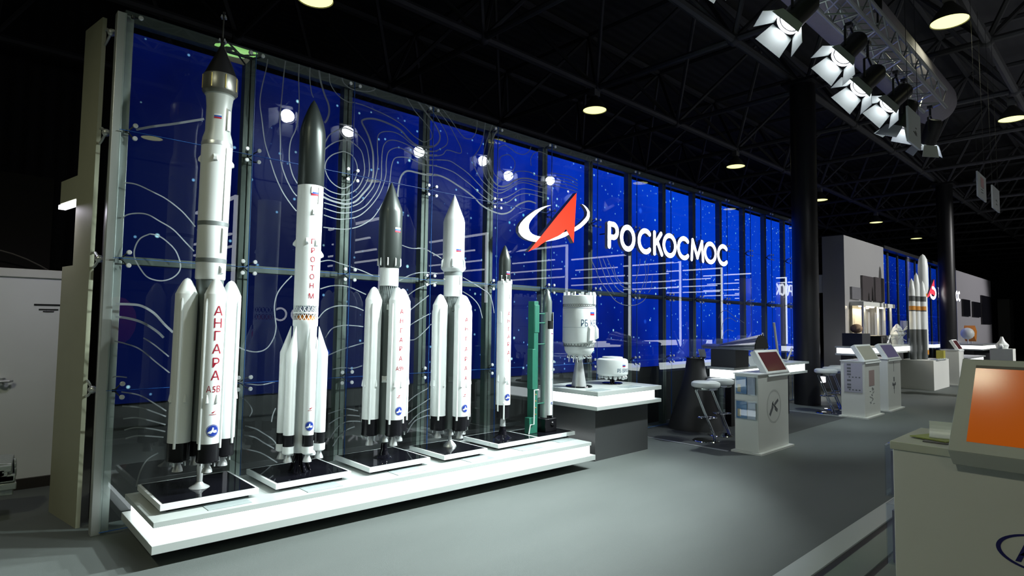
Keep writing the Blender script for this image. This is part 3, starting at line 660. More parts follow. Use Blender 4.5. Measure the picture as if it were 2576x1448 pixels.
for i, (dx, dy) in enumerate(((0, -.145), (-.145, 0), (.145, 0), (0, .145))):
    o = booster(t, x+dx, y+dy, .0715, .66, 1.672, 1.785, .532, .462, 0 if i == 0 else (-90 if i == 1 else 90))
    if i == 0:
        vtext(o, 'АНГАРА', x, y-.145, .0715, (1.527, 1.443, 1.357, 1.268, 1.175, 1.088), .09, R(2), red); 
        bb = MB(); put_text(bb, 'А5В', .06, cyl(x, y-.145, 1.007, .073, R(-4)), .14, .85); bb.build('lettering', red, o, smooth=False)
        emblem(x, y-.145, .749, .0715, .042, R(2), o)
        bb = MB(); f_ = cyl(x, y-.145, .87, .073, 0); wrap_poly(bb, [(-.012, 0), (.0, -.004), (.018, .014), (.0, .006)], f_); wrap_rect(bb, f_, -.025, .022, -.014, -.011); bb.build('maker_mark', red, o, smooth=False)
MB().lathe([(.0, .505), (.016, .5), (.024, .47), (.019, .42), (.018, .37), (.03, .355), (.062, .335), (.066, .3315), (.001, .3305)][::-1], (x, y, 0), 28).lathe([(.02, .5), (.02, .62)], (x, y, 0), 12).build('support_stand', silver, t)
flag(cyl(x, y, 2.93, .0845, R(-20)), .05, .034, t)
tilt(t, .55)
# --- 2: dark fairing, lattice, six side tanks
x, y = 1.195, -.43
t = empty('rocket_model', (x, y, .265), 'white rocket model with dark grey nose and six pointed side tanks, second from the left', 'rocket model', GR)
plate(t, .91, 1.5, -.685, -.1)
MB().lathe([(.098, 2.572), (.101, 2.58), (.1, 3.0), (.095, 3.04), (.078, 3.11), (.05, 3.19), (.024, 3.25), (.001, 3.285)], (x, y, 0), 40).build('payload_fairing', darkgrey, t)
o = MB().lathe([(.095, 1.623), (.096, 2.0), (.099, 2.57), (.099, 2.572)], (x, y, 0), 40).build('upper_stage', white, t)
bits(o, x, y, .098, [(-18, 2.50, 2.56, .012, .006), (14, 2.42, 2.56, .008, .006), (70, 2.0, 2.06, .03, .02), (-8, 2.33, 2.38, .018, .012), (-30, 2.1, 2.15, .02, .02), (12, 2.085, 2.14, .026, .012), (-100, 2.08, 2.14, .03, .02), (-150, 2.08, 2.14, .03, .02)], white)
flag(cyl(x, y, 2.485, .1, R(-3)), .062, .042, o)
vtext(o, 'ПРОТОН М', x, y, .0962, (2.101, 2.03, 1.96, 1.891, 1.824, 1.754, 0, 1.673), .056, R(-2), red)
ring(t, x, y, .092, 1.498, 1.623, 18, white, 'lattice_interstage', .003, 2)
MB().lathe([(.06, 1.5), (.07, 1.52), (.05, 1.545), (.001, 1.55)], (x, y, 0), 24).build('orange_engine_block', orange, t)
MB().lathe([(.09, .56), (.09, 1.452), (.0945, 1.46), (.095, 1.5), (.06, 1.502)], (x, y, 0), 40).lathe([(.07, .48), (.09, .56)], (x, y, 0), 30).build('core_stage', white, t)
for i in range(6):
    a = R(-3+60*i); cx, cy_ = x+.14*sin(a), y-.14*cos(a); tx, ty = x+.105*sin(a), y-.105*cos(a); r = .0415
    b = MB(); v = []; sec = [(r, .63, 0), (r, 1.25, 0), (r*.7, 1.31, .3), (r*.38, 1.38, .62), (.002, 1.455, 1)]; n = 24
    for rr, z, k in sec:
        for j in range(n): q = 2*pi*j/n; v.append((cx+(tx-cx)*k+rr*cos(q), cy_+(ty-cy_)*k+rr*sin(q), z))
    b.add(v, [(j*n+i_, j*n+(i_+1) % n, (j+1)*n+(i_+1) % n, (j+1)*n+i_) for j in range(4) for i_ in range(n)])
    T_ = b.build('side_tank', white, t)
    MB().lathe([(r, .545), (r*1.01, .63)], (cx, cy_, 0), 24).build('black_band', black_gloss_s, T_)
    MB().lathe([(r*.75, .485), (r*1.05, .495), (r*1.05, .545), (r*.9, .546)], (cx, cy_, 0), 24).build('white_collar', white, T_)
    bell(MB(), cx, cy_, .428, .488, .016, .034).build('engine_nozzle', silver, T_)
    if i == 0:
        emblem(cx, cy_, .70, r, .036, R(-12), T_)
        bb = MB(); f_ = cyl(cx, cy_, .83, r+.001, R(-8)); wrap_poly(bb, [(-.012, 0), (.0, -.004), (.018, .014), (.0, .006)], f_); wrap_rect(bb, f_, -.02, .01, -.014, -.011); bb.build('maker_mark', red, T_, smooth=False)
b = MB().lathe([(.075, .3305), (.062, .345), (.04, .4), (.032, .48), (.03, .56)], (x, y, 0), 24)
for q in range(6):
    a = q*pi/3; b.tube([(x+.03*sin(a), y-.03*cos(a), .5), (x+.05*sin(a), y-.05*cos(a), .41), (x+.075*sin(a), y-.075*cos(a), .332)], [.008, .01, .012], 8)
b.build('support_stand', black_gloss, t)
tilt(t, .4)
# --- 3 and 4: heavy rockets with four boosters
def heavy(x, y, label, pl, dark, zs, zt, zb, zk, zn, txt):
    t = empty('rocket_model', (x, y, .265), label, 'rocket model', GR); plate(t, *pl)
    if dark:
        MB().lathe([(.086, 1.97), (.09, 2.0), (.1, 2.06), (.102, 2.09), (.102, 2.465), (.095, 2.5), (.05, 2.62), (.024, 2.69), (.001, 2.74)], (x, y, 0), 40).build('payload_fairing', darkgrey, t)
        bits(t, x, y, .098, [(q, 1.985, 2.06, .01, .008) for q in range(0, 360, 40)], white, 'fairing_clamp')
        MB().lathe([(.082, 1.812), (.082, 1.97)], (x, y, 0), 36).build('interstage', white, t)
        ring(t, x, y, .079, 1.653, 1.812, 26, lattice_m, 'lattice_interstage', .0022, 1, midgrey)
        flag(cyl(x, y, 2.28, .1035, R(8)), .058, .042, t)
    else:
        MB().lathe([(.09, 1.982), (.117, 2.01), (.12, 2.024), (.107, 2.11), (.104, 2.13), (.104, 2.465), (.096, 2.5), (.05, 2.615), (.022, 2.69), (.001, 2.738)], (x, y, 0), 40).build('payload_fairing', white, t)
        bits(t, x, y, .112, [(q, 2.02, 2.11, .016, .016) for q in range(20, 380, 60)], white, 'fairing_clamp')
        MB().lathe([(.0885, 1.945), (.0885, 1.984)], (x, y, 0), 36).build('grey_ring', lattice_m, t)
        MB().lathe([(.088, 1.747), (.088, 1.945)], (x, y, 0), 36).build('interstage', white, t)
        bits(t, x, y, .088, [(10, 1.86, 1.95, .014, .008), (15, 1.75, 1.82, .01, .008), (-100, 1.9, 1.94, .02, .014)], white, 'side_box')
        ring(t, x, y, .08, 1.641, 1.747, 30, lattice_m, 'lattice_interstage', .002, 1, midgrey)
        flag(cyl(x, y, 2.17, .1055, R(-8)), .055, .04, t)
    MB().lathe([(.068, zk), (.07, zb), (.07, 1.6), (.078, 1.655)], (x, y, 0), 32).build('core_stage', midgrey, t)
    bits(t, x, y, .07, [(-20, 1.55, 1.62, .02, .01), (-35, 1.6, 1.66, .02, .01), (-42, zb+.3, zb+.36, .05, .02)], white if dark else midgrey, 'core_fitting')
    for i, (dx, dy) in enumerate(((0, -.145), (-.145, 0), (.145, 0), (0, .145))):
        o = booster(t, x+dx, y+dy, .0705, zb, zs, zt, zk, zn, (0, -90, 90, 180)[i])
        if i == 0:
            vtext(o, 'АНГАРА', x, y-.145, .0705, (1.568, 1.487, 1.406, 1.327, 1.253, 1.169) if dark else (1.507, 1.422, 1.329, 1.234, 1.143, 1.057), .054, R(3), red)
            bb = MB(); put_text(bb, txt, .05, cyl(x, y-.145, 1.086 if dark else .967, .0722, R(4)), .14, .85); bb.build('lettering', red, o, smooth=False)
            emblem(x, y-.145, zb+.075, .0705, .037, R(3), o)
            bb = MB(); f_ = cyl(x, y-.145, zb+.2, .072, 0); wrap_poly(bb, [(-.012, 0), (.0, -.004), (.018, .014), (.0, .006)], f_); wrap_rect(bb, f_, -.02, .01, -.014, -.011); bb.build('maker_mark', red, o, smooth=False)
    bell(MB(), x, y, zn+.01, zk).build('centre_nozzle', silver, t)
    if dark: MB().lathe([(.1, .3305), (.075, .336), (.045, .355), (.03, .4), (.025, .45)], (x, y, 0), 28).build('support_stand', black_gloss, t)
    else: MB().lathe([(.062, .3305), (.058, .345), (.03, .375), (.016, .39), (.014, .44)], (x, y, 0), 28).build('support_stand', silver, t)
    return t
t = heavy(1.945, -.43, 'white rocket model with dark grey pointed nose and four thick boosters, third from the left', (1.66, 2.25, -.69, -.1), 1, 1.684, 1.798, .673, .535, .452, 'А5М'); tilt(t, .35)
t = heavy(2.66, -.43, 'all-white rocket model with four thick boosters, fourth from the left', (2.38, 2.88, -.72, -.17), 0, 1.66, 1.765, .632, .5, .427, 'А'); tilt(t, .1)
# --- 5: slim
x, y = 3.335, -.43
t = empty('rocket_model', (x, y, .265), 'slim single white rocket model with small dark nose, fifth from the left', 'rocket model', GR); plate(t, 3.07, 3.63, -.66, -.12)
MB().lathe([(.062, 1.931), (.063, 2.15), (.052, 2.2), (.034, 2.25), (.014, 2.295), (.001, 2.31)], (x, y, 0), 32).build('payload_fairing', darkgrey, t)
o = MB().lathe([(.0745, .666), (.0745, 1.925), (.07, 1.934)], (x, y, 0), 36).build('core_stage', white, t)
bits(o, x, y, .0745, [(-60, 1.9, 1.95, .03, .006), (-20, 1.92, 1.95, .03, .004), (30, 1.9, 1.95, .03, .006), (-25, .9, .96, .02, .014), (0, .88, .93, .03, .008), (-85, .9, .96, .02, .014), (-35, .52, .70, .018, .008), (-85, .6, .98, .012, .01), (-70, 1.5, 1.62, .02, .006), (10, 1.75, 1.81, .012, .005)], white)
b = MB()
for q in (-70, -25): b.tube([(x+.066*sin(R(q)), y-.066*cos(R(q)), 1.93), (x+.066*sin(R(q)), y-.066*cos(R(q)), 1.985)], .0035, 6).ball((x+.066*sin(R(q)), y-.066*cos(R(q)), 1.985), .008, 8)
b.build('nose_pins', white, t)
vtext(o, 'АНГАРА', x, y, .0745, (1.578, 1.501, 1.419, 1.342, 1.265, 1.177), .056, R(0), red); vtext(o, '1', x, y, .0745, (1.1,), .05, R(0), red)
flag(cyl(x, y, 2.0, .064, R(-3)), .046, .034, t); emblem(x, y, .745, .0745, .036, R(-3), o)
MB().lathe([(.03, .52), (.064, .535), (.0655, .666)], (x, y, 0), 32).build('black_skirt', black_gloss_s, t)
bell(MB(), x, y, .446, .525, .022, .03).build('engine_nozzle', silver, t)
MB().lathe([(.1, .3305), (.085, .337), (.05, .36), (.033, .41), (.028, .45)], (x, y, 0), 28).build('support_stand', black_gloss, t)
# --- 6: container launcher
x, y = 3.985, -.43
t = empty('rocket_model', (x, y, .265), 'small rocket in a silver container held by a green launch tower, sixth on the platform', 'rocket model', GR); plate(t, 3.63, 4.2, -.66, -.2)
MB().box(x-.11, x+.07, y-.09, y+.09, .3305, .47).lathe([(.05, .45), (.04, .5)], (x, y, 0), 20).ball((x+.0, y-.075, .41), .035, 12).build('launch_base', black_gloss_s, t, bevel=.006)
MB().lathe([(.07, .475), (.07, 1.625)], (x, y, 0), 30, R(22), R(318)).lathe([(.066, .475), (.066, 1.625)], (x, y, 0), 30, R(22), R(318)).build('container_shell', silver, t)
b = MB().lathe([(.045, .5), (.045, 1.44)], (x+.01, y-.02, 0), 28); o = b.build('rocket_body', white, t)
vtext(o, 'РОКОТ', x+.01, y-.02, .045, (1.18, 1.08, .98, .88, .78), .024, R(5), navy); flag(cyl(x+.01, y-.02, 1.385, .0462, R(5)), .026, .014, o); emblem(x+.01, y-.02, .63, .0456, .014, R(5), o)
MB().lathe([(.04, 1.44), (.04, 1.53)], (x+.01, y-.02, 0), 24).build('dark_interstage', black, t)
MB().lathe([(.051, 1.53), (.052, 1.745), (.03, 1.82), (.012, 1.87), (.001, 1.885)], (x, y, 0), 30).build('payload_fairing', mat('steel_fairing', (.25, .29, .28), .3, .6), t)
b = MB().box(3.735, 3.8, y-.045, y+.05, .3305, 1.74).box(3.7, 3.75, y-.06, y+.02, .8, 1.225).box(3.67, 3.77, y-.05, y+.02, .3305, .5).box(3.74, 3.81, y-.05, y+.04, 1.4, 1.7)
for z in (.63, 1.27, 1.5, 1.6): b.box(3.79, x-.06, y-.03, y-.015, z, z+.012)
b.build('launch_tower', green, t, bevel=.004)
MB().tube([(3.79, y-.065, .79), (3.725, y-.065, .79), (3.725, y-.065, .43), (3.67, y-.065, .43), (3.65, y-.065, .335)], .0065, 8).build('white_pipe', white, t)
b = MB()
for z in (.53, .6, .67, .74): MB().ball((3.765, y-.05, z), .006, 8).build('orange_lamp', orange, t)

# --- upper stages on the raised table
x, y = 4.53, -.43
t = empty('upper_stage_model', (x, y, .77), 'large white cylindrical upper-stage model standing on its silver nozzle, on the raised table', 'rocket stage model', 'upper-stage models on the raised table')
o = MB().lathe([(.19, 1.285), (.1945, 1.29), (.1945, 1.685), (.192, 1.69), (.192, 1.725), (.1945, 1.73), (.1945, 1.825), (.185, 1.832), (.001, 1.833)], (x, y, 0), 56).build('tank', white, t)
ring(o, x, y, .193, 1.7, 1.73, 44, mat('dark_band', (.06, .07, .07), .5), 'dark_truss_band', .0015); MB().lathe([(.1955, 1.682), (.1955, 1.686)], (x, y, 0), 56).build('seam_line', navy, o); MB().lathe([(.1955, 1.46), (.1955, 1.462)], (x, y, 0), 56).build('seam_line', navy, o)
for q in range(-70, 280, 33): MB().box(-.014, .014, -.185, -.15, 1.833, 1.87, Matrix.Translation((x, y, 0)) @ Matrix.Rotation(R(q), 4, 'Z')).build('top_port', white, o)
bits(o, x, y, .1945, [(12, 1.72, 1.87, .06, .01), (-8, 1.3, 1.48, .075, .02), (30, 1.32, 1.49, .08, .03)], white)
bb = MB(); put_text(bb, 'РБ КВТК', .108, cyl(x, y, 1.472, .1955, R(2)), .14, .66); bb.build('lettering', navy, o, smooth=False)
flag(cyl(x, y, 1.6, .1957, R(2)), .075, .056, o)
MB().lathe([(.06, 1.105), (.1, 1.12), (.15, 1.16), (.172, 1.2), (.174, 1.25), (.186, 1.286)], (x, y, 0), 48).build('lower_tank', white, t)
ring(t, x, y, .182, 1.238, 1.29, 30, lattice_m, 'truss_band', .003)
MB().lathe([(.088, .785), (.084, .8), (.06, .95), (.042, 1.075), (.05, 1.095), (.056, 1.11)], (x, y, 0), 36).build('engine_nozzle', silver, t)
for q in (-115, -85, -62, -25, 0, 18, 60, 120, 180): MB().ball((x+.14*sin(R(q)), y-.14*cos(R(q)), 1.125), .022, 12).lathe([(.012, 1.06), (.01, 1.11)], (x+.135*sin(R(q+8)), y-.135*cos(R(q+8)), 0), 8).build('small_tank', chrome, t)
MB().lathe([(.155, .7705), (.157, .775), (.15, .785), (.001, .786)], (x, y, 0), 40).build('round_base', black_gloss, t)
x, y = 5.165, -.43
t = empty('upper_stage_model', (x, y, .77), 'squat white drum-shaped upper-stage model at the right end of the raised table', 'rocket stage model', 'upper-stage models on the raised table')
o = MB().lathe([(.13, .868), (.175, .872), (.19, .89), (.192, .905), (.192, 1.045), (.185, 1.068), (.165, 1.078), (.128, 1.082), (.125, 1.1), (.001, 1.108)], (x, y, 0), 56).build('drum_body', white, t)
bb = MB(); put_text(bb, 'РБ БРИЗ-М', .062, cyl(x, y, .92, .1932, R(0)), .12, .7); bb.build('lettering', navy, o, smooth=False)
flag(cyl(x, y, .985, .1935, R(-6)), .05, .036, o)
for q in range(0, 360, 20): MB().ball((x+.16*sin(R(q)), y-.16*cos(R(q)), .856-.006*(q % 40 == 0)), .02 if q % 40 else .026, 10).build('small_tank', silver, t)
MB().lathe([(.125, .7705), (.127, .775), (.12, .783), (.03, .786), (.025, .87)], (x, y, 0), 36).build('round_base', black_gloss, t)

# metal edging strips and darker carpet of the stand
tag(MB().box(6.0, 6.04, -1.5, -.0, 0, .006).build('floor_trim', silver, smooth=False), 'thin pale strip on the floor beside the nearest kiosk', 'floor strip')
tag(MB().box(10.12, 10.16, -1.42, -.03, 0, .006).build('floor_trim', silver, smooth=False), 'thin pale strip on the floor at the second kiosk', 'floor strip')
tag(MB().box(6.04, 10.12, -1.5, -.0, 0, .002).build('floor', carpet('dark_stand_carpet', (.045, .05, .05), (.06, .065, .065)), smooth=False), kind='structure')
t = empty('red_capsule_model', (1.3, -7.0, 0), 'rounded red model across the aisle, mirrored at the left end of the glass', 'model')
MB().ball((1.2, -7.0, 1.45), .3, 20, 1.4).build('red_shell', mat('red_shell', (.5, .04, .04), .4, emit=(.5, .03, .04), es=.12), t)
MB().lathe([(.25, 0), (.2, 1.0), (.1, 1.1)], (1.2, -7.0, 0), 16).build('stand', black, t)
t = empty('chevron_reflection', (.37, .32, .36), 'small glowing chevron standing in for a reflection, low in the first glass bay', 'sign')  # glowing chevron added behind the glass in place of a bright reflection
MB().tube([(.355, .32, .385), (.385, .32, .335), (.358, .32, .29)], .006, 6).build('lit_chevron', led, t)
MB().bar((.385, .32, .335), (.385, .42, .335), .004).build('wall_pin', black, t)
# ================================================================ lit letters and emblem on the glass
def strokes(paths, hw, y0, y1, t, name='letter', face=None, label=None):
    b = MB()
    for P in paths:
        for i in range(len(P)-1):
            (x0, z0), (x1, z1) = P[i], P[i+1]; dx, dz = x1-x0, z1-z0; l = math.hypot(dx, dz); 
            if l < 1e-6: continue
            a = math.atan2(dz, dx); poly = []
            for k in range(9): q = a+pi/2+pi*k/8; poly.append((x0+hw*cos(q), z0+hw*sin(q)))
            for k in range(9): q = a-pi/2+pi*k/8; poly.append((x1+hw*cos(q), z1+hw*sin(q)))
            if len(P) > 5: poly = [poly[0], poly[8], poly[9], poly[17]] if False else poly
            b.m = 0; b.prism(poly, y0, y1, front=1)
    return b.build(name, [sign_side, face or sign_face], t, smooth=False)
def arc(cx, cz, rx, rz, a0, a1, n=22): return [(cx+rx*cos(R(a0+(a1-a0)*i/n)), cz+rz*sin(R(a0+(a1-a0)*i/n))) for i in range(n+1)]
def letter_paths(ch, x0, x1, z0, z1):
    cx, cz, rx, rz = (x0+x1)/2, (z0+z1)/2, (x1-x0)/2, (z1-z0)/2
    if ch == 'О': return [arc(cx, cz, rx, rz, 0, 360, 30)]
    if ch == 'С': return [arc(cx+rx*.12, cz, rx*1.1, rz, 48, 312, 24)]
    if ch == 'Р':
        zm = z0+(z1-z0)*.42; r = (z1-zm)/2; return [[(x0, z0), (x0, z1)], [(x0, z1), (x1-r, z1)]+arc(x1-r, z1-r, r, r, 90, -90, 12)[1:]+[(x0, zm)]]
    if ch == 'К': return [[(x0, z0), (x0, z1)], [(x1-.02, z1), (x0+.03, cz)], [(x0+.07, cz+.03), (x1, z0)]]
    if ch == 'М': return [[(x0, z0), (x0+.03, z1)], [(x0+.03, z1), (cx, z0+.04)], [(cx, z0+.04), (x1-.03, z1)], [(x1-.03, z1), (x1, z0)]]
LET = [('Р', 5.411, 5.659), ('О', 5.679, 6.037), ('С', 6.084, 6.44), ('К', 6.467, 6.732), ('О', 6.711, 7.099), ('С', 7.105, 7.476), ('М', 7.492, 7.915), ('О', 7.904, 8.322), ('С', 8.332, 8.718)]
t = empty('lit_sign', (6.5, -.13, 2.5), 'large white illuminated word РОСКОСМОС with red arrow emblem fixed on the glass wall', 'sign')
HW = .034
for ch, a, c in LET: strokes(letter_paths(ch, a+HW+.004, c-HW-.004, 2.497+HW, 2.864-HW), HW, -.16, -.11, t, 'letter_'+{'Р': 'er', 'О': 'o', 'С': 'es', 'К': 'ka', 'М': 'em'}[ch])
out_ = [(4.322, 2.913), (4.235, 2.893), (4.143, 2.856), (4.05, 2.812), (3.963, 2.756), (3.885, 2.7), (3.832, 2.65), (3.793, 2.605), (3.782, 2.569), (3.79, 2.53), (3.817, 2.498), (3.86, 2.473), (3.914, 2.458), (3.975, 2.447), (4.039, 2.443), (4.13, 2.449), (4.223, 2.464), (4.395, 2.502), (4.48, 2.527), (4.572, 2.561), (4.693, 2.622), (4.78, 2.66), (4.859, 2.699), (4.965, 2.775), (5.015, 2.82), (5.041, 2.869), (5.047, 2.905), (5.035, 2.94), (4.99, 2.979), (4.94, 3.0), (4.888, 3.01)]
in_ = [(4.888, 3.01), (4.935, 2.985), (4.964, 2.961), (4.99, 2.932), (4.997, 2.90), (4.985, 2.872), (4.955, 2.839), (4.86, 2.761), (4.713, 2.675), (4.62, 2.635), (4.531, 2.603), (4.43, 2.568), (4.336, 2.542), (4.25, 2.525), (4.167, 2.517), (4.11, 2.515), (4.056, 2.52), (4.0, 2.533), (3.966, 2.556), (3.948, 2.582), (3.944, 2.613), (3.952, 2.64), (3.968, 2.67), (4.005, 2.712), (4.053, 2.755), (4.12, 2.81), (4.199, 2.86), (4.26, 2.89), (4.322, 2.913)]
b = MB(); n = 40
def resample(P, n):
    d_ = [0]
    for i in range(len(P)-1): d_.append(d_[-1]+math.dist(P[i], P[i+1]))
    o_ = []
    for k in range(n+1):
        s = d_[-1]*k/n; j = max(i for i in range(len(P)) if d_[i] <= s+1e-9); j = min(j, len(P)-2); f_ = (s-d_[j])/(d_[j+1]-d_[j] or 1)
        o_.append((P[j][0]+(P[j+1][0]-P[j][0])*f_, P[j][1]+(P[j+1][1]-P[j][1])*f_))
    return o_
A_, B_ = resample(out_, n), resample(in_[::-1], n)
for i in range(n): b.prism([A_[i], A_[i+1], B_[i+1], B_[i]] if i not in (0, n-1) else ([A_[i], A_[i+1], B_[i+1]] if i == 0 else [A_[i], A_[i+1], B_[i]]), -.16, -.11, front=1)
b.build('orbit_ring', [sign_side, sign_face], t, smooth=False)
MB().prism([(4.777, 3.136), (4.729, 2.498), (4.585, 2.654), (4.54, 2.612), (4.492, 2.579), (4.43, 2.548), (4.375, 2.526), (4.3, 2.494), (4.223, 2.464), (4.16, 2.43), (4.095, 2.387), (3.937, 2.318), (4.148, 2.521), (4.449, 2.822)], -.165, -.105, front=1).build('red_arrow', [sign_side, sign_red], t, smooth=False)
for x, z in ((5.44, 2.7), (6.2, 2.6), (6.9, 2.6), (7.7, 2.7), (8.4, 2.6), (4.0, 2.5), (4.6, 2.75)): MB().bar((x, -.11, z), (x, -.007, z), .008).build('sign_mount', black, t)

# ================================================================ lighting truss, duct, banners
ty, tz0, tz1 = -2.95, 4.72, 4.98
t = empty('lighting_truss', (5, ty, tz0), 'pale grey box truss carrying the stage spotlights in front of the wall', 'truss')
b = MB()
for yy in (ty-.14, ty+.14):
    for zz in (tz0, tz1): b.bar((-1.5, yy, zz), (9.6, yy, zz), .022, 8)
b.build('chord_tubes', mat('truss_aluminium', (.42, .44, .44), .4, .6), t)
b = MB(); n = 44; x0, st = -1.5, 11.1/44
for i in range(n):
    a, c = x0+i*st, x0+(i+1)*st
    for yy in (ty-.14, ty+.14): b.bar((a, yy, tz0 if i % 2 else tz1), (c, yy, tz1 if i % 2 else tz0), .01, 5)
    for zz in (tz0, tz1): b.bar((a, ty-.14 if i % 2 else ty+.14, zz), (c, ty+.14 if i % 2 else ty-.14, zz), .01, 5)
    if i % 2: b.bar((a, ty-.14, tz0), (a, ty+.14, tz0), .01, 5)
b.build('lacing_tubes', MT['truss_aluminium'], t)
MB().bar((6.9, ty, tz1), (6.9, ty, zl), .012).bar((2.6, ty, tz1), (2.6, ty, zl), .012).lathe([(.05, -.12), (.05, .12)], (6.9, ty, tz1+.35), 10).build('hoist_chains', black, t)
T = Matrix.Translation((0, -2.36, 5.72)) @ Matrix.Rotation(R(90), 4, 'Y')
prof = [(.001, 12.8), (.15, 12.78), (.28, 12.68), (.36, 12.53), (.385, 12.35), (.385, -2), (.001, -2.01)]
tag(MB().lathe([(r, z) for r, z in prof], (0, 0, 0), 40, T=T).build('fabric_air_duct', mat('grey_fabric', (.27, .25, .28), .8, noise=.1, nscale=10)), 'fat round grey fabric air duct running behind the lighting truss', 'duct')

SP = [(2.4, (.2, -.5, 1.4), 190, 46), (3.3, (.85, -.8, .8), 850, 48), (4.55, (1.7, -.85, .7), 1040, 48), (5.9, (2.6, -.85, .6), 1040, 46), (6.5, (3.4, -.7, .8), 640, 44), (7.6, (4.6, -.4, .9), 480, 42), (7.95, (8.0, -1.4, .9), 240, 44), (9.3, (10.6, -1.5, .9), 300, 46)]
names = ['stage spotlight at the near end of the truss', 'stage spotlight mirrored in the second glass bay', 'stage spotlight with brightly lit left flap, highest at the left of the truss',
         'stage spotlight with two white-lit flaps, second from the left of the truss', 'stage spotlight with four pale open flaps hanging below the truss', 'black stage spotlight in the middle of the truss, seen from its back', 'stage spotlight just left of the hanging white banner', 'last stage spotlight, at the right end of the truss below the duct end']
for i, (x, aim, en, ang) in enumerate(SP):
    z = (4.34, 4.34, 4.3, 4.42, 4.26, 4.36, 4.22, 4.3)[i]
    p = Vector((x, ty, z)); dv = (Vector(aim)-p).normalized()
    t = empty('stage_spotlight', tuple(p), names[i], 'spotlight', 'stage spotlights on the truss')
    T = Matrix.Translation(p) @ dv.to_track_quat('Z', 'Y').to_matrix().to_4x4()
    MB().lathe([(.001, -.2), (.075, -.19), (.1, -.15), (.105, .1), (.115, .12), (.115, .15), (.108, .15), (.1, .12), (.001, .1)], (0, 0, 0), 20, T=T).build('housing', black, t)
    MB().lathe([(.001, .125), (.06, .13), (.09, .12), (.09, .115), (.001, .11)], (0, 0, 0), 20, T=T).build('lens', spot_lens, t)
    for k in range(4):
        Tk = T @ Matrix.Rotation(pi/2*k+.2, 4, 'Z') @ Matrix.Translation((0, .11, .15)) @ Matrix.Rotation(R(-28 if k % 2 else -38), 4, 'X')
        w = .11 if k % 2 else .085
        MB().add([(-w, -.002, 0), (w, -.002, 0), (w*1.3, -.002, .18), (-w*1.3, -.002, .18), (-w, .002, 0), (w, .002, 0), (w*1.3, .002, .18), (-w*1.3, .002, .18)], [(0, 1, 2, 3), (7, 6, 5, 4), (0, 4, 5, 1), (1, 5, 6, 2), (2, 6, 7, 3), (3, 7, 4, 0)], Tk).build('barn_door_flap', flap_m, t, smooth=False)
    MB().tube([(x-.13, ty, z), (x-.13, ty, z+.2), (x, ty, z+.26), (x+.13, ty, z+.2), (x+.13, ty, z)], .012, 6).bar((x, ty, z+.26), (x, ty, tz0-.024), .014).box(x-.035, x+.035, ty-.03, ty+.03, tz0-.06, tz0-.023).build('yoke_and_clamp', black, t)
    lamp('spotlight_beam', 'SPOT', tuple(p+dv*.19), en, (.9, 1, .985), aim, t, .06, ang*1.45, .75)

def text_flat(t, text, size, fn, m, name='print', gap=.1):
    b = MB(); put_text(b, text, size, fn, gap); return b.build(name, m, t, smooth=False)
ban = mat('banner_board', (.42, .45, .48), .6)
for i, (x0, x1, s) in enumerate(((6.328, 6.823, 'white hanging banner board just right of the stage spotlights'), (10.039, 10.693, 'hanging white banner board with a pinkish emblem, left one of the distant pair'), (11.254, 11.905, 'hanging white banner board, right one of the distant pair'))):
    t = empty('hanging_banner', ((x0+x1)/2, -3.35, 3.447), s, 'banner', 'banner boards hung from the roof')
    MB().box(x0, x1, -3.36, -3.34, 3.447, 3.818).build('board', ban, t, smooth=False)
    b = MB(); random.seed(i)
    cx = (x0+x1)/2
    if i == 1: b.m = 1; b.box(cx-.11, cx+.12, -3.363, -3.36, 3.62, 3.77); b.m = 0
    for k in range(7):
        w = random.uniform(.03, .08); xx = cx+random.uniform(-.06, .06); zz = random.uniform(3.53, 3.64); b.box(xx-w/2, xx+w/2, -3.3625, -3.36, zz, zz+.01)
    b.build('print', [mat('grey_print', (.1, .1, .1), .6), mat('pink_print', (.45, .25, .27), .6)], t, smooth=False)
    for xx in (x0+.05, x1-.05): MB().bar((xx, -3.35, 3.818), (xx, -3.33, 6.46), .003, 4).build('hanging_wire', black, t)

# ================================================================ flared pedestal, second table, stools
t = empty('flared_pedestal', (7.2, -.4, 0), 'dark grey flared round pedestal narrowing to a small top disc', 'pedestal')
MB().lathe([(.39, 0), (.385, .04), (.345, .17), (.285, .36), (.205, .6), (.15, .82), (.125, 1.0), (.125, 1.02)], (7.2, -.4, 0), 48).build('flared_body', mat('charcoal_fabric', (.028, .029, .031), .55), t)
MB().lathe([(.15, 1.02), (.155, 1.03), (.15, 1.045), (.001, 1.046)], (7.2, -.4, 0), 40).build('top_disc', chrome, t)
b = MB(); b.hexa([(7.3, -.42, 1.046), (7.4, -.47, 1.046), (7.405, -.46, 1.046), (7.305, -.41, 1.046)], [(7.27, -.41, 1.15), (7.37, -.46, 1.15), (7.375, -.45, 1.15), (7.275, -.4, 1.15)])
tag(b.build('tilted_card', mat('white_card', (.7, .75, .78), .5), smooth=False), 'small white card leaning on top of the flared pedestal', 'card')
def lit_table(x0, x1, y0, y1, z1, label, m=glow_soft, px=(.5, .1), ped=True, name='lit_table', group='glowing counter tables'):
    t = empty(name, ((x0+x1)/2, (y0+y1)/2, 0), label, 'table', group)
    MB().box(x0, x1, y0, y1, z1-.035, z1).build('upper_slab', white_gloss, t, smooth=False)
    MB().box(x0+.05, x1-.05, y0+.05, y1-.02, z1-.15, z1-.0352).build('light_fascia', m, t, smooth=False)
    MB().box(x0+.02, x1-.02, y0+.02, y1, z1-.19, z1-.1502).build('lower_slab', white_gloss, t, smooth=False)
    if ped: MB().box(x0+px[0], x1-px[1], y0+.3, y1-.02, 0, z1-.19).build('pedestal', black, t, smooth=False)
    return t
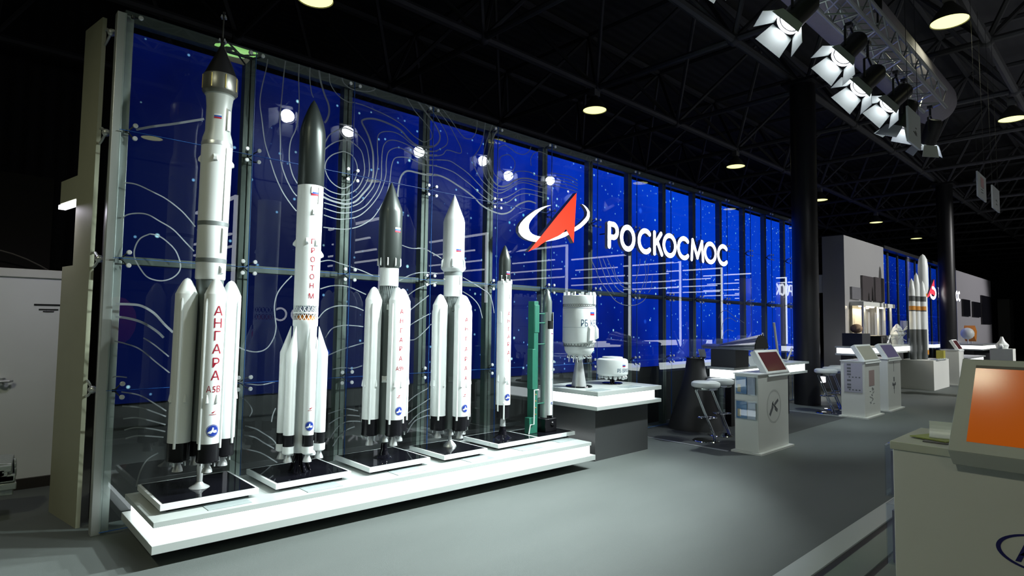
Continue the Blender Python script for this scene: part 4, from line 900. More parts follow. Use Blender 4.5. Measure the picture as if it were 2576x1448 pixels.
lit_table(7.2, 9.9, -1.0, -.585, .91, 'glowing counter table behind the white bar stools, with a black box on it', m=glow)
t = empty('display_box', (7.3, -.86, .91), 'dark grey box on the glowing counter table, under the ribbed black shell', 'box')
MB().box(7.1+.15, 7.65, -1.0, -.62, .9102, 1.16).build('box_body', mat('charcoal_box', (.04, .044, .048), .5), t, smooth=False, bevel=.003)
# ribbed half-tunnel shell
t = empty('ribbed_shell_model', (7.5, -.9, 1.17), 'long ribbed silver and black half-tunnel shell lying on the dark box', 'model')
b = MB(); b2 = MB(); v = []; f = []; nx = 22; na = 30
def shell(mb, k0, k1, grow):
    base = len(mb.v); vs = []
    for i in range(k0, k1+1):
        s = i/nx; y = -.45-.83*s; w = .16+.06*s; h = .045+.15*max(0, (s-.3)/.7)**.9
        for j in range(na+1):
            a = pi*j/na; rib = 1+(.05*sin(j*2.4) if s > .3 else .02*sin(j*3))
            vs.append((7.45+w*cos(a)*rib+grow*cos(a), y, 1.165+h*sin(a)*rib+.02+grow*sin(a)))
    n_ = k1-k0+1
    mb.add(vs, [(i*(na+1)+j, (i+1)*(na+1)+j, (i+1)*(na+1)+j+1, i*(na+1)+j+1) for i in range(n_-1) for j in range(na)])
shell(b, 0, nx, .0); shell(b, 0, nx, -.008)
b.box(7.28, 7.62, -1.24, -.47, 1.162, 1.19)
b.build('ribbed_cover', mat('ribbed_metal', (.3, .32, .33), .3, .85, noise=.3, nscale=18), t)
vs = [(7.45+.205*cos(pi*j/20), -1.285, 1.185+.185*sin(pi*j/20)) for j in range(21)]; vb = [(p[0], -1.265, p[2]) for p in vs]
b2.add(vs+vb, [tuple(range(21)), tuple(range(41, 20, -1))]+[(j, j+21, j+22, j+1) for j in range(20)]); b2.build('dark_end_cap', black_matte, t, smooth=False)
# bright acrylic case with leaflets on the counter
t = empty('acrylic_case', (7.95, -.85, .91), 'clear acrylic case with white cards on the counter, behind the nearest kiosk screen', 'case')
MB().box(7.7, 8.3, -1.0, -.6, .9102, 1.13).build('clear_cover', acrylic, t, smooth=False)
b = MB(); b.hexa([(7.8, -.95, .911), (7.95, -.97, .911), (7.96, -.96, .911), (7.81, -.94, .911)], [(7.76, -.9, 1.05), (7.91, -.92, 1.05), (7.92, -.91, 1.05), (7.77, -.89, 1.05)]); b.box(8.0, 8.14, -.93, -.85, .911, 1.0)
b.ball((8.2, -.8, .96), .045, 12); b.build('white_cards', white, t, smooth=False)
t = empty('antenna_model', (8.9, -.8, .91), 'model with three tall slanting grey rods rising behind the nearest kiosk screen', 'model')
for p0, p1, rr in (((8.56, -.8, 1.39), (8.72, -.8, 1.12), .014), ((8.99, -.8, 1.56), (9.13, -.8, 1.02), .02), ((9.70, -.8, 1.13), (9.5, -.8, .93), .014)): MB().bar(p0, p1, rr, 8).build('antenna_rod', mat('pale_rod', (.5, .5, .45), .5), t)
MB().lathe([(.11, .9105), (.11, .98), (.06, 1.02), (.03, 1.05)], (8.95, -.8, 0), 20).bar((8.72, -.8, 1.12), (8.95, -.8, .99), .012).bar((9.5, -.8, .93), (9.0, -.8, .98), .012).build('model_body', silver, t)

def stool(x, y, label, rz=0.):
    t = empty('bar_stool', (x, y, 0), label, 'bar stool', 'white bar stools')
    MB().lathe([(.001, .685), (.15, .69), (.178, .705), (.185, .73), (.178, .755), (.15, .77), (.001, .775)], (0, 0, 0), 36).build('seat', leather, t, True)
    MB().lathe([(.15, .665), (.155, .675), (.155, .69), (.14, .69)], (0, 0, 0), 30).build('seat_ring', chrome, t, True)
    dx, dy = .62, -.68; nx_, ny_ = .68, .62     # legs slant sideways, the pair set apart across it
    for s in (-1, 1):
        o = .045*s
        MB().tube([(-.13*dx+nx_*o-.0, -.13*dy+ny_*o, .675), (-.135*dx+nx_*o, -.135*dy+ny_*o, .64), (.12*dx+nx_*o, .12*dy+ny_*o, .05), (.13*dx+nx_*o, .13*dy+ny_*o, .012)], .011, 10).build('leg', chrome, t, True)
    pts = [(.02*dx+.13*cos(a)*dx+.07*sin(a)*nx_, .02*dy+.13*cos(a)*dy+.07*sin(a)*ny_, .30) for a in [2*pi*k/20 for k in range(20)]]
    MB().tube(pts, .008, 8, True).build('footrest', chrome, t, True)
    b = MB(); n = 28; pr = [(.165, 0), (.17, .006), (.16, .014), (.05, .02), (.001, .021)]; b.lathe(pr, (0, 0, 0), n); b.build('base_plate', chrome, t, True)
    t.rotation_euler.z = rz
    return t
st = stool(6.41, -1.0, 'white bar stool nearest the viewer, left of the kiosk with the oval emblem')
for x, y, s in ((6.93, -.93, 'white bar stool half hidden behind the nearest bar stool'), (10.38, -1.1, 'white bar stool right of the thick black column, front one of the far group'), (10.98, -1.02, 'white bar stool behind the front one of the far group'), (11.5, -.95, 'bar stool with bluish seat, rearmost of the far group')):
    c = copy_tree(st); c.location = (x, y, 0); c['label'] = s

# ================================================================ kiosks
scr_brown = mat('dim_brown_screen', (.035, .012, .015), .12, emit=(.12, .035, .04), es=.35)  # dark brown screen with a faint emission of its own
scr_img = mat('lit_screen_greenish', (.1, .1, .08), .15, emit=(.3, .33, .27), es=.5, noise=.4, nscale=5)
scr_img2 = mat('lit_screen_violet', (.05, .04, .08), .15, emit=(.12, .11, .2), es=.5)
scr_blue = mat('lit_screen_blue', (.02, .04, .2), .15, emit=(.05, .12, .45), es=.8)
def kiosk(x, y, w, dep, h, label, scr, mon_w=(.3, 1.), name='info_kiosk', logo=None, hold=False, rz=0.):
    t = empty(name, (x, y, 0), label, 'kiosk', 'white information kiosks')
    MB().box(-.045, w+.045, -.05, dep+.03, 0, .022).build('base_plate', white_matte, t, True, False)
    MB().box(0, w, 0, dep, .022, h).build('cabinet', white_matte, t, True, False, .004)
    MB().box(-.012, w+.012, -.012, dep+.012, h, h+.012).build('counter_top', white, t, True, False)
    m0, m1 = w*mon_w[0], w*mon_w[1]+.05
    yb, zb, yt, zt_ = -.02, h-.03, .16, h+.28; q = Vector((0, yt-yb, zt_-zb)).normalized(); nn = Vector((0, q.z, -q.y))
    def P(u, vv, d): return (m0+(m1-m0)*u, yb+q.y*vv+nn.y*d, zb+q.z*vv+nn.z*d)
    L_ = math.hypot(yt-yb, zt_-zb)
    mon = MB().hexa([P(0, 0, 0), P(1, 0, 0), P(1, 0, .07), P(0, 0, .07)], [P(0, L_, 0), P(1, L_, 0), P(1, L_, .07), P(0, L_, .07)]).build('monitor_housing', white, t, True, False, .003)
    e = .07; u0 = e/(m1-m0)*.8
    MB().hexa([P(u0, e, -.002), P(1-u0, e, -.002), P(1-u0, e, .01), P(u0, e, .01)], [P(u0, L_-e*.5, -.002), P(1-u0, L_-e*.5, -.002), P(1-u0, L_-e*.5, .01), P(u0, L_-e*.5, .01)]).build('screen', scr, mon, True, False)
    if hold:
        for k, (z0, z1) in enumerate(((h-.24, h-.015), (h-.53, h-.305))):
            hd = MB().box(-.03, -.026, .02, dep-.02, z0, z1).box(-.03, -.001, .02, dep-.02, z0, z0+.005).box(-.03, -.001, .018, .022, z0, z1).box(-.03, -.001, dep-.022, dep-.018, z0, z1).build('leaflet_holder', acrylic, t, True, False)
            b = MB(); b.m = 0; b.box(-.02, -.012, .03, dep*.42, z0+.01, z1-.02); b.m = 1; b.box(-.022, -.012, dep*.45, dep-.03, z0+.01, z1-.015); b.m = 2; b.box(-.023, -.022, dep*.7, dep-.045, z0+.03, z0+.12)
            b.build('leaflets', [mat('pale_leaflet', (.45, .5, .6), .5), mat('blue_leaflet', (.06, .2, .42), .4), mat('cream_leaflet', (.5, .42, .25), .5)], hd, True, False)
    if logo: logo(t, w, h)
    t.rotation_euler.z = rz
    return t
gp = mat('grey_line_print', (.12, .13, .14), .5)
def oval_logo(t, w, h):
    b = MB(); cx, cz = .45*w*1.0+.04, .53
    for r1 in (1., .93):
        n = 40
        for i in range(n):
            a, c = 2*pi*i/n, 2*pi*(i+1)/n; q = []
            for ang, rr in ((a, r1), (c, r1), (c, r1-.012), (a, r1-.012)): q.append((cx+.2*rr*cos(ang), -.0015, cz+.2*rr*sin(ang)))
            b.add(q, [(0, 1, 2, 3)])
    for (x0, z0, x1, z1, r_) in ((-.12, -.1, -.03, -.0, .022), (.02, .02, .12, .07, .018), (-.05, .04, .05, -.02, .012), (.03, -.02, .1, -.06, .02), (-.06, .0, -.02, .06, .008)):
        a = math.atan2(z1-z0, x1-x0); px_, pz = -sin(a)*r_, cos(a)*r_
        b.add([(cx+x0+px_, -.0018, cz+z0+pz), (cx+x1+px_, -.0018, cz+z1+pz), (cx+x1-px_, -.0018, cz+z1-pz), (cx+x0-px_, -.0018, cz+z0-pz)], [(0, 1, 2, 3)])
    b.build('oval_emblem', gp, t, True, False)
def coat_logo(t, w, h):
    b = MB(); cx, cz = .45*w, .62; b.m = 1; b.box(cx-.14, cx+.14, -.003, -.0005, cz-.1, cz+.16); b.m = 0; random.seed(5)
    for k in range(16):
        x = cx+random.uniform(-.12, .06); z = cz-.14-.02*k*.9; b.box(x, x+random.uniform(.03, .09), -.003, -.0005, z, z+.008)
    b.build('printed_crest', [gp, mat('pink_crest', (.36, .26, .25), .6)], t, True, False)
    b = MB(); b.m = 1; b.box(-.008, -.001, .03, .3, .42, .9); b.m = 0
    for z in (.48, .53, .6, .7, .75, .8, .86): b.box(-.010, -.008, .2, .26, z, z+.03)
    for y in (.06, .11, .16, .21): b.box(-.010, -.008, y, y+.025, .45, .47); b.box(-.010, -.008, y, y+.025, .66, .68)
    b.build('side_poster', [gp, mat('lilac_poster', (.4, .4, .48), .5)], t, True, False)
def rocket_logo(t, w, h):
    b = MB(); cx, cz = .45*w, .5
    for (a, c, d_) in ((.006, .2, .38), (.03, .02, .1), (.06, -.06, -.02), (.025, -.12, -.06), (.008, -.2, -.12)): b.box(cx-a, cx+a, -.003, -.0005, cz+c, cz+d_) if c < d_ else None
    b.box(cx-.1, cx-.05, -.003, -.0005, cz-.05, cz-.0); b.box(cx+.05, cx+.1, -.003, -.0005, cz-.05, cz); b.build('printed_satellite', gp, t, True, False)
kiosk(6.1, -1.84, .85, .29, .925, 'white kiosk with an oval satellite emblem and leaflet holders, nearest of the row', scr_brown, logo=oval_logo, hold=True)
kiosk(10.2, -1.76, .82, .36, .93, 'white kiosk with a pinkish crest and a side poster, second in the row', scr_img, (.05, 1.), logo=coat_logo)
kiosk(11.5, -1.76, .8, .36, .93, 'white kiosk with a thin printed satellite mast, third in the row', scr_img2, (.05, 1.), logo=rocket_logo)
kiosk(18.6, -1.55, .6, .4, .93, 'small far kiosk standing in front of the second black column', scr_brown, (.05, .9))
k = kiosk(16.6, -3.75, .75, .4, .93, 'far kiosk with a bright blue screen at the right edge of the photo', scr_blue, (.05, 1.))
b = MB().box(17.85, 18.05, -1.36, -1.2, .7203, .93); tag(b.build('yellow_box', mat('olive_poster', (.35, .33, .05), .5), smooth=False), 'olive yellow box on the right end of the white block pedestal', 'box')

# near kiosk, right foreground
t = empty('near_kiosk', (2.69, -4.5, 0), 'big white kiosk in the right foreground with an orange screen', 'kiosk')
MB().box(2.69, 3.27, -5.2, -4.085, 0, .885).build('cabinet', white_matte, t, smooth=False, bevel=.004)
MB().box(2.68, 3.29, -5.2, -4.075, .8852, .925).build('counter_top', mat('cream_counter', (.55, .58, .5), .4), t, smooth=False, bevel=.003)
xb, zb = 2.62, .927
def Q(yy, vv, d_):  # monitor plane leaning back towards +x
    a = R(20); return (xb+sin(a)*vv+cos(a)*d_, yy, zb+cos(a)*vv-sin(a)*d_)
b = MB(); b.hexa([Q(-5.1, 0, 0), Q(-5.1, 0, .09), Q(-4.33, 0, .09), Q(-4.33, 0, 0)], [Q(-5.1, .455, 0), Q(-5.1, .455, .09), Q(-4.372, .455, .09), Q(-4.372, .455, 0)]); 
b.hexa([(2.64, -5.1, .862), (2.72, -5.1, .862), (2.72, -4.345, .862), (2.64, -4.345, .862)], [(2.62, -5.1, .927), (2.72, -5.1, .927), (2.72, -4.33, .927), (2.62, -4.33, .927)])
mon = b.build('monitor_housing', mat('monitor_white', (.42, .45, .44), .4), t, smooth=False, bevel=.003)
def o_mat():
    m = bpy.data.materials.new('orange_screen'); m.use_nodes = True; nt = m.node_tree; bb = nt.nodes['Principled BSDF']
    bb.inputs['Base Color'].default_value = (.25, .06, .01, 1); bb.inputs['Roughness'].default_value = .12
    bb.inputs['Emission Color'].default_value = (.62, .12, .006, 1); bb.inputs['Emission Strength'].default_value = .4; bb.inputs['Specular IOR Level'].default_value = .1
    return m
MB().hexa([Q(-5.05, .052, -.0015), Q(-5.05, .052, .01), Q(-4.4, .052, .01), Q(-4.4, .052, -.0015)], [Q(-5.05, .41, -.0015), Q(-5.05, .41, .01), Q(-4.425, .41, .01), Q(-4.425, .41, -.0015)]).build('screen', o_mat(), mon, smooth=False)
MB().hexa([Q(-5.05, .411, -.0015), Q(-5.05, .411, .01), Q(-4.425, .411, .01), Q(-4.425, .411, -.0015)], [Q(-5.05, .424, -.0015), Q(-5.05, .424, .01), Q(-4.426, .424, .01), Q(-4.426, .424, -.0015)]).build('screen_bezel', black, mon, smooth=False)
b = MB(); random.seed(2)
for i in range(9):
    u, w_ = random.uniform(-.018, .018), random.uniform(-.015, .015); b.hexa([Q(-4.665+u-.01, .19+w_, -.003), Q(-4.665+u-.01, .19+w_, -.001), Q(-4.665+u+.01, .19+w_, -.001), Q(-4.665+u+.01, .19+w_, -.003)], [Q(-4.665+u-.006, .2+w_, -.003), Q(-4.665+u-.006, .2+w_, -.001), Q(-4.665+u+.008, .2+w_, -.001), Q(-4.665+u+.008, .2+w_, -.003)])
b.build('screen_mark', mat('dark_red_mark', (.12, .01, .01), .5, emit=(.1, .005, .005), es=.3), mon, smooth=False)
# dark blue oval mark on its face
b = MB(); n = 48; cy_, cz_ = -4.66, .515
for i in range(n):
    q = []
    for a, rr in ((i, 1), (i+1, 1), (i+1, .9), (i, .9)): q.append((2.688, cy_-.172*rr*cos(2*pi*a/n), cz_+.083*rr*sin(2*pi*a/n)))
    b.add(q, [(0, 1, 2, 3)])
for (a0, z0, a1, z1, w_) in ((.105, -.05, .062, .055, .02), (.09, -.02, .01, .055, .016), (.012, .055, .045, -.05, .018)):
    b.add([(2.6875, cy_+a0, cz_+z0), (2.6875, cy_+a0-w_, cz_+z0), (2.6875, cy_+a1-w_, cz_+z1), (2.6875, cy_+a1, cz_+z1)], [(0, 1, 2, 3)])
b.build('oval_emblem', mat('dark_blue_print', (.012, .012, .14), .5), t, smooth=False)
for z0, z1 in ((.64, .9), (.30, .60)):
    hd = MB().box(2.7, 2.98, -4.05, -4.045, z0, z1).box(2.7, 2.705, -4.084, -4.045, z0, z1).box(2.7, 2.98, -4.084, -4.045, z0, z0+.006).build('leaflet_holder', acrylic, t, smooth=False)
    MB().box(2.712, 2.95, -4.08, -4.07, z0+.01, z1-.03).build('leaflets', mat('violet_leaflet', (.2, .2, .3), .5), hd, smooth=False)
for i, (x, y, rz, m, s) in enumerate(((3.0, -4.27, .2, white, 'white leaflet on top of a small pile on the near kiosk counter'), (2.95, -4.245, -.35, mat('green_leaflet', (.35, .42, .1), .5), 'leaflet with green print in the pile on the near kiosk counter'), (2.9, -4.28, .05, mat('dark_leaflet', (.12, .12, .13), .5), 'dark leaflet at the bottom of the pile on the near kiosk counter'))):
    z = .9255+.006*(2-i); T = Matrix.Translation((x, y, z)) @ Matrix.Rotation(rz, 4, 'Z')
    b = MB(); v = []
    for k in range(9):
        u = -.12+.24*k/8; hgt = .35*max(0, k/8-.35)**2*.35 if i == 0 else .0
        v += [(u, -.09, hgt), (u, .09, hgt), (u, -.09, hgt+.005), (u, .09, hgt+.005)]
    f_ = []
    for k in range(8): a = 4*k; f_ += [(a, a+1, a+5, a+4), (a+2, a+6, a+7, a+3), (a, a+4, a+6, a+2), (a+1, a+3, a+7, a+5)]
    f_ += [(0, 2, 3, 1), (32, 33, 35, 34)]; b.add(v, f_, T)
    tag(b.build('leaflet', m, smooth=False), s, 'leaflet', 'leaflets on the near kiosk')
# raised glass floor of the near stand
t = empty('glass_floor_podium', (3.2, -3.7, 0), 'raised stand floor of frosted mint glass with white edging and dark joints, bottom right', 'podium')
MB().box(-3, 9, -3.6, -3.45, 0, .05).build('white_edging', white_gloss, t, smooth=False)
MB().box(-3, 9, -5.4, -3.6, 0, .04).build('podium_base', black, t, smooth=False)
for k in range(5):
    y1 = -3.65-.2*k
    MB().box(-3, 9, y1-.16, y1, .0402, .05).build('glass_strip', mat('mint_frosted_glass', (.2, .25, .22), .25), t, smooth=False)

# ================================================================ the far stand
def wallobj(name, b, m): return tag(b.build(name, m, smooth=False), kind='structure')
farw = mat('far_glossy_wall', (.42, .42, .43), .12, noise=.03, nscale=1)
wallobj('wall_4', MB().box(14.88, 18.05, 0, .5, 0, 3.74), farw)
wallobj('wall_5', MB().box(27.1, 34.45, -.02, .4, 0, 3.74), mat('far_grey_wall', (.32, .31, .34), .5))
for i in range(9):
    x0 = 18.1+i*1.0
    for z0, z1, s in ((.02, .99, 'bottom'), (.99, 1.9, 'second lowest'), (1.9, 2.8, 'third'), (2.8, 3.7, 'top')):
        tag(MB().box(x0, x0+.985, -.006, .006, z0, z1-.015).build('glass_sheet', glass_m, smooth=False), 'glass sheet in the %s bay of the far stand front, %s row' % (ordn[i], s), 'glass sheet', 'glass sheets of the far stand')
    tag(MB().box(x0-.05, x0+.05, .16, .2, 0, 3.70).build('steel_post', steel, smooth=False), 'dark post behind the %s seam of the far stand glass' % ordn[i], 'post', 'posts of the far stand')
o = MB().box(-8.98, -.02, 0, .06, .0, 2.85).build('led_screen', screen2_m, smooth=False); o.location = (27.05, .3, .82); tag(o, 'distant bright blue LED screen behind the far stand glass', 'screen')
tag(MB().box(18.05, 27.1, -.03, .15, 3.71, 3.8).build('top_rail', black, smooth=False), 'dark rail along the top of the far stand glass', 'rail')
t = empty('lit_sign', (24, -.15, 2.5), 'distant lit sign with red arrow on the far stand, partly behind the column', 'sign')
MB().prism([(22.8, 3.12), (22.86, 2.55), (22.5, 2.62), (21.75, 2.45)], -.2, -.14, front=1).build('red_arrow', [sign_side, mat('far_red_face', (.5, .04, .05), .4, emit=(.85, .05, .09), es=1.)], t, smooth=False)
strokes([arc(22.6, 2.66, .38, .17, 100, -150, 14)], .05, -.2, -.14, t, 'orbit_ring')
xx = 23.35
for ch in 'РОСКОСМОС':
    w = .33 if ch != 'М' else .4; strokes(letter_paths(ch, xx+.03, xx+w-.03, 2.55, 2.86), .035, -.2, -.14, t, 'letter'); xx += w+.04
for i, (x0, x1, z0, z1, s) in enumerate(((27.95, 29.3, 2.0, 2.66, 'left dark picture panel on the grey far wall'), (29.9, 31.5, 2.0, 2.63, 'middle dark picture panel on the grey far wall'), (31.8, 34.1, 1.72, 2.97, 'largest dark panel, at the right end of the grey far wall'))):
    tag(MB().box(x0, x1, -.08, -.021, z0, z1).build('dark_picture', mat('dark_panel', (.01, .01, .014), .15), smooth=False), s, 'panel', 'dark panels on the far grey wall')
for i, (x0, x1, z0, z1, s) in enumerate(((16.05, 16.95, 2.2, 2.83, 'left brown-grey panel standing in for a reflection high on the glossy far wall'), (17.1, 17.9, 2.2, 2.85, 'right brown-grey panel standing in for a reflection high on the glossy far wall'), (15.25, 15.9, 2.2, 2.5, 'small grey picture high on the glossy far wall'))):
    tag(MB().box(x0, x1, -.05, -.001, z0, z1).build('wall_reflection_picture', mat('dim_panel_%d' % (i > 1), (.09, .08, .085) if i < 2 else (.2, .2, .22), .2), smooth=False), s, 'screen', 'screens on the glossy far wall')  # the brown-grey pair are reflections in the wall, built as dark panels
t = empty('wall_niche', (16.4, -.2, .9), 'shallow lit shelf niche with a beige back and small downlights on the far wall', 'niche')
MB().box(15.2, 17.8, -.31, -.001, 2.03, 2.13).build('niche_canopy', white_matte, t, smooth=False)
MB().box(15.2, 15.9, -.06, -.002, .9, 2.03).build('niche_back', mat('beige_back', (.5, .46, .36), .5), t, smooth=False)
for x in (15.2, 15.35, 16.4, 16.95, 17.5): MB().box(x, x+.05, -.3, -.26, .9, 2.03).build('niche_post', silver, t, smooth=False)
for x in (15.35, 15.75, 16.05, 16.25, 16.95, 17.2): MB().lathe([(.001, 2.0), (.045, 2.005), (.05, 2.03)], (x, -.2, 0), 10).build('downlight', mat('warm_downlight', (.9, .8, .6), .4, emit=(1, .85, .6), es=12), t)
lamp('niche_light', 'AREA', (15.8, -.2, 1.98), 12, (1, .85, .6), (15.8, -.35, 0), t, (1.2, .2))
def glow_counter(x0, x1, y0, y1, z1, label): return lit_table(x0, x1, y0, y1, z1, label, glow_soft, (.3, .3))
glow_counter(13.15, 17.6, -.9, -.33, 1.09, 'long glowing counter just right of the first black column')
t = glow_counter(24.0, 27.5, -1.25, -.1, .98, 'far glowing counter with orange model on it, upper tier')
t = glow_counter(20.0, 22.7, -1.5, -.8, .68, 'far glowing counter, lower tier in front of the upper one')
# things on the counter past the column
t = empty('dark_display_box', (13.9, -.6, 1.09), 'dark box carrying a crumpled brown and cream rock sample, past the column', 'box')
MB().box(13.55, 14.1, -.75, -.35, 1.0905, 1.37).build('box_body', mat('charcoal_box2', (.03, .034, .04), .5), t, smooth=False)
tag(MB().ball((13.85, -.55, 1.474), .13, 10, .8).build('rock_sample', mat('cream_rock', (.45, .3, .18), .7, noise=.4, nscale=6)), 'cream and brown lump on the dark box past the column', 'model')
b = MB().hexa([(14.6, -.85, 1.0905), (15.4, -.85, 1.0905), (15.4, -.5, 1.0905), (14.6, -.5, 1.0905)], [(14.75, -.8, 1.32), (15.4, -.8, 1.32), (15.4, -.55, 1.32), (14.75, -.55, 1.32)])
tag(b.build('black_model_case', black, smooth=False, bevel=.03), 'black rounded case with a small white X-shaped part on the far counter', 'case')
b = MB().bar((14.8, -.885, 1.12), (15.05, -.885, 1.32), .02).bar((15.05, -.885, 1.12), (14.8, -.885, 1.32), .02); tag(b.build('cross_model', silver), 'small silver X-shaped model in front of the black case', 'model')
t = empty('satellite_model', (16.4, -.7, 1.09), 'glittering silver satellite model in a clear case behind the second kiosk', 'model')
random.seed(9); b = MB().lathe([(.14, 1.0905), (.12, 1.3), (.16, 1.34), (.1, 1.5), (.02, 1.6)], (16.4, -.7, 0), 10)
for i in range(12): a = random.uniform(0, 6.28); b.bar((16.4, -.7, random.uniform(1.15, 1.5)), (16.4+.3*cos(a), -.7+.2*sin(a), random.uniform(1.15, 1.6)), .012)
b.build('model_body', silver, t, smooth=False); MB().box(15.95, 16.85, -.88, -.5, 1.0905, 1.68).build('clear_cover', acrylic, t, smooth=False)
tag(MB().box(12.4, 13.1, -.15, -.02, .3, .42).build('glowing_step', glow_soft, smooth=False), 'small glowing white block low down between the kiosks', 'light box')
# big far rockets on a white pedestal
t = empty('white_pedestal', (17.6, -1.1, 0), 'plain white block pedestal under the group of far rocket models', 'pedestal')
MB().box(16.5, 18.1, -1.42, -.72, 0, .72).build('block', white_matte, t, smooth=False, bevel=.005)
def far_rocket(x, y, z0, prof, label, seg=24):
    t = empty('rocket_model', (x, y, z0), label, 'rocket model', 'far rocket models on the white pedestal')
    mats = [white, mat('far_dark_band', (.09, .1, .1), .4), mat('far_orange_band', (.6, .25, .03), .4)]
    b = MB()
    for m_, pr in prof: b.m = m_; b.lathe([(r, z0+z) for r, z in pr], (x, y, 0), seg)
    b.build('body', mats, t); return t
t = far_rocket(17.68, -1.0, .722, [(0, [(.08, .12), (.08, 1.62)]), (2, [(.083, 1.6), (.083, 1.68)]), (0, [(.08, 1.68), (.11, 1.8), (.115, 1.95), (.115, 2.4), (.095, 2.58), (.05, 2.68), (.001, 2.72)]), (2, [(.084, .1), (.084, .22)]), (1, [(.05, 0), (.075, .1)])], 'tallest far rocket model with a rounded white nose and orange bands, right of its neighbours')
for i, (x, y, h, s) in enumerate(((16.62, -.98, 2.02, 'leftmost slim far rocket model with grey and orange bands'), (16.9, -1.02, 2.18, 'middle slim far rocket model with grey and orange bands'), (17.12, -1.1, 1.98, 'right slim far rocket model with grey and orange bands, beside the tallest one'))):
    t = far_rocket(x, y, .722, [(1, [(.07, 0), (.07, .75)]), (0, [(.069, .75), (.069, 1.2)]), (1, [(.07, 1.2), (.07, 1.23)]), (2, [(.071, 1.23), (.071, 1.33)]), (0, [(.069, 1.33), (.069, 1.45)]), (1, [(.07, 1.45), (.07, 1.58)]), (0, [(.069, 1.58), (.069, h-.3), (.04, h-.08), (.001, h)])], s)
b = MB(); random.seed(4)
for i in range(5):
    x = 16.75+i*.2; b.hexa([(x, -1.46, .7202), (x+.22, -1.46, .7202), (x+.22, -1.28, .7202), (x, -1.28, .7202)], [(x, -1.46, .735+.01*(i % 2)), (x+.2, -1.44, .75), (x+.22, -1.28, .735), (x, -1.28, .73)])
tag(b.build('crumpled_foil', acrylic_edge, smooth=False), 'shiny crumpled clear wrap lying on the white block pedestal', 'wrap')
t = empty('orange_satellite_model', (24.7, -.8, .98), 'orange and white satellite model on thin legs on the far glowing counter', 'model')
T = Matrix.Translation((25.0, -.75, 1.34)) @ Matrix.Rotation(R(30), 4, 'Y')
MB().box(-.2, .2, -.15, .15, -.2, .2, T).build('orange_body', orange, t, smooth=False); MB().ball((24.55, -.75, 1.34), .2, 12).bar((24.6, -.75, 1.2), (24.6, -.75, .99), .02).build('white_dish', white, t); MB().bar((25.1, -.75, 1.2), (25.2, -.75, .99), .02).build('thin_leg', white, t)
t = empty('white_spacecraft_stand', (15.9, -2.8, 0), 'pale grey pillar topped by a white spacecraft model near the right edge', 'model')
MB().box(15.7, 16.1, -3.0, -2.62, 0, 1.08).build('pillar', white_matte, t, smooth=False)
b = MB().lathe([(.1, 1.08), (.12, 1.16), (.05, 1.25), (.02, 1.34)], (15.9, -2.8, 0), 12).bar((15.65, -2.8, 1.15), (16.15, -2.8, 1.15), .035).ball((15.65, -2.8, 1.13), .06, 8).ball((16.15, -2.8, 1.13), .06, 8); b.build('spacecraft', white, t)
tag(MB().box(14.93-.0, 15.0, .52, .9, 2.35, 2.8).build('wall_box', white_matte, smooth=False), 'small pale box sticking out at the left edge of the far white wall', 'box')
wallobj('wall_6', MB().box(40, 41.2, 0, .5, 0, 3.1), mat('dim_beige', (.1, .1, .09), .7))

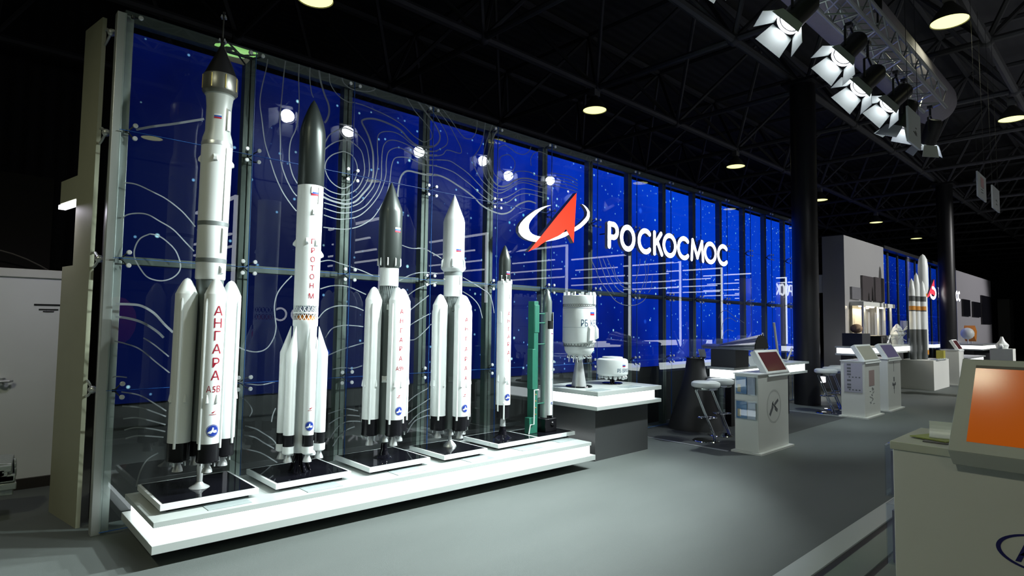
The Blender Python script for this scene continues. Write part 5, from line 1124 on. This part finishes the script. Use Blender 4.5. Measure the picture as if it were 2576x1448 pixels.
# ================================================================ the stand across the aisle (seen mirrored in the glass)
for i in range(-1, 9):
    x = 6.26+3.2*i
    t = empty('light_portal', (x, -8, 0), 'slim lit white tube portal across the aisle, %s from the near end' % ordn[i+1], 'light', 'lit portals across the aisle')
    b = MB().box(x-.03, x+.03, -7.03, -6.97, 1.1 if i < 3 else .5, 3.9).box(x-.03, x+.03, -9.6, -7.03, 3.85, 3.9); b.build('lit_frame', led, t, smooth=False)
    b = MB()
    for z, y0, y1 in ((3.45, -9.4, -7.5), (3.15, -9.6, -7.2), (2.9, -9.6, -7.1)): b.box(x-.02, x+.02, y0, y1, z, z+.04)
    b.build('lit_bars', led, t, smooth=False)
    MB().box(x+.03, x+.1, -7.06, -6.96, 0, 3.95).build('portal_post', black, t, smooth=False)
def far_word(x0, z0, h, w, yy, label):
    t = empty('lit_sign', (x0, yy, z0), label, 'sign', 'signs across the aisle')
    cur = 0
    for ch in 'РОСКОСМОС':
        P = letter_paths(ch, .03, w-.03, 0, h); b = MB()
        for p in P:
            for i in range(len(p)-1):
                a, c = p[i], p[i+1]; b.bar((x0-cur-a[0], yy, z0+a[1]), (x0-cur-c[0], yy, z0+c[1]), h*.085, 6)
        b.build('letter', glow_soft, t); cur += w+.05
    MB().tube([(x0+.42+.22*cos(a), yy, z0+h/2+h*.4*sin(a)) for a in [2*pi*k/18 for k in range(18)]], h*.07, 6, True).build('orbit_ring', glow_soft, t)
    return t
far_word(6.75, 1.5, .24, .28, -6.9, 'small lit word sign across the aisle, mirrored low in the glass bays')
far_word(29.2, 3.0, .5, .44, -6.9, 'lit word sign across the aisle, mirrored at the right end of the glass wall')
tag(MB().box(3.5, 8, -7.6, -7.1, 0, .9).build('counter', white_matte, smooth=False), 'pale counter across the aisle, behind the viewer', 'counter')
tag(MB().box(14, 22, -7.9, -7.3, .75, .92).build('lit_counter', glow_soft, smooth=False), 'glowing counter across the aisle, mirrored in the glass', 'counter')
tag(MB().box(24.2, 32.5, -7.2, -7.1, .6, 3.6).build('pale_stand_wall', mat('pale_violet_panel', (.2, .19, .24), .5), smooth=False), 'pale wall of the stand across the aisle, mirrored at the far end of the glass', 'panel')

# unseen wash lights added to brighten the far stand, off to the right
for i, (x, aim, en) in enumerate(((17.5, (16, 0, 1.8), 2600), (24, (22, 0, 1.5), 1500), (31.5, (30, 0, 1.8), 2600))):
    p = Vector((x, -9.3, 5.6)); dv = (Vector(aim)-p).normalized()
    t = empty('added_wash_light', tuple(p), 'unseen wash light added above the aisle to brighten the far stand, %s one' % ordn[i], 'spotlight', 'unseen wash lights added for the far stand')
    T = Matrix.Translation(p) @ dv.to_track_quat('Z', 'Y').to_matrix().to_4x4()
    MB().lathe([(.001, -.2), (.12, -.19), (.15, .1), (.14, .1), (.13, .05), (.001, .04)], (0, 0, 0), 18, T=T).build('housing', black, t)
    MB().bar((x, -9.3, 5.7), (x, -9.3, zl), .02).build('drop_pole', black, t)
    lamp('added_wash_beam', 'SPOT', tuple(p+dv*.2), en, (1, .99, .97), aim, t, .1, 52, .6)
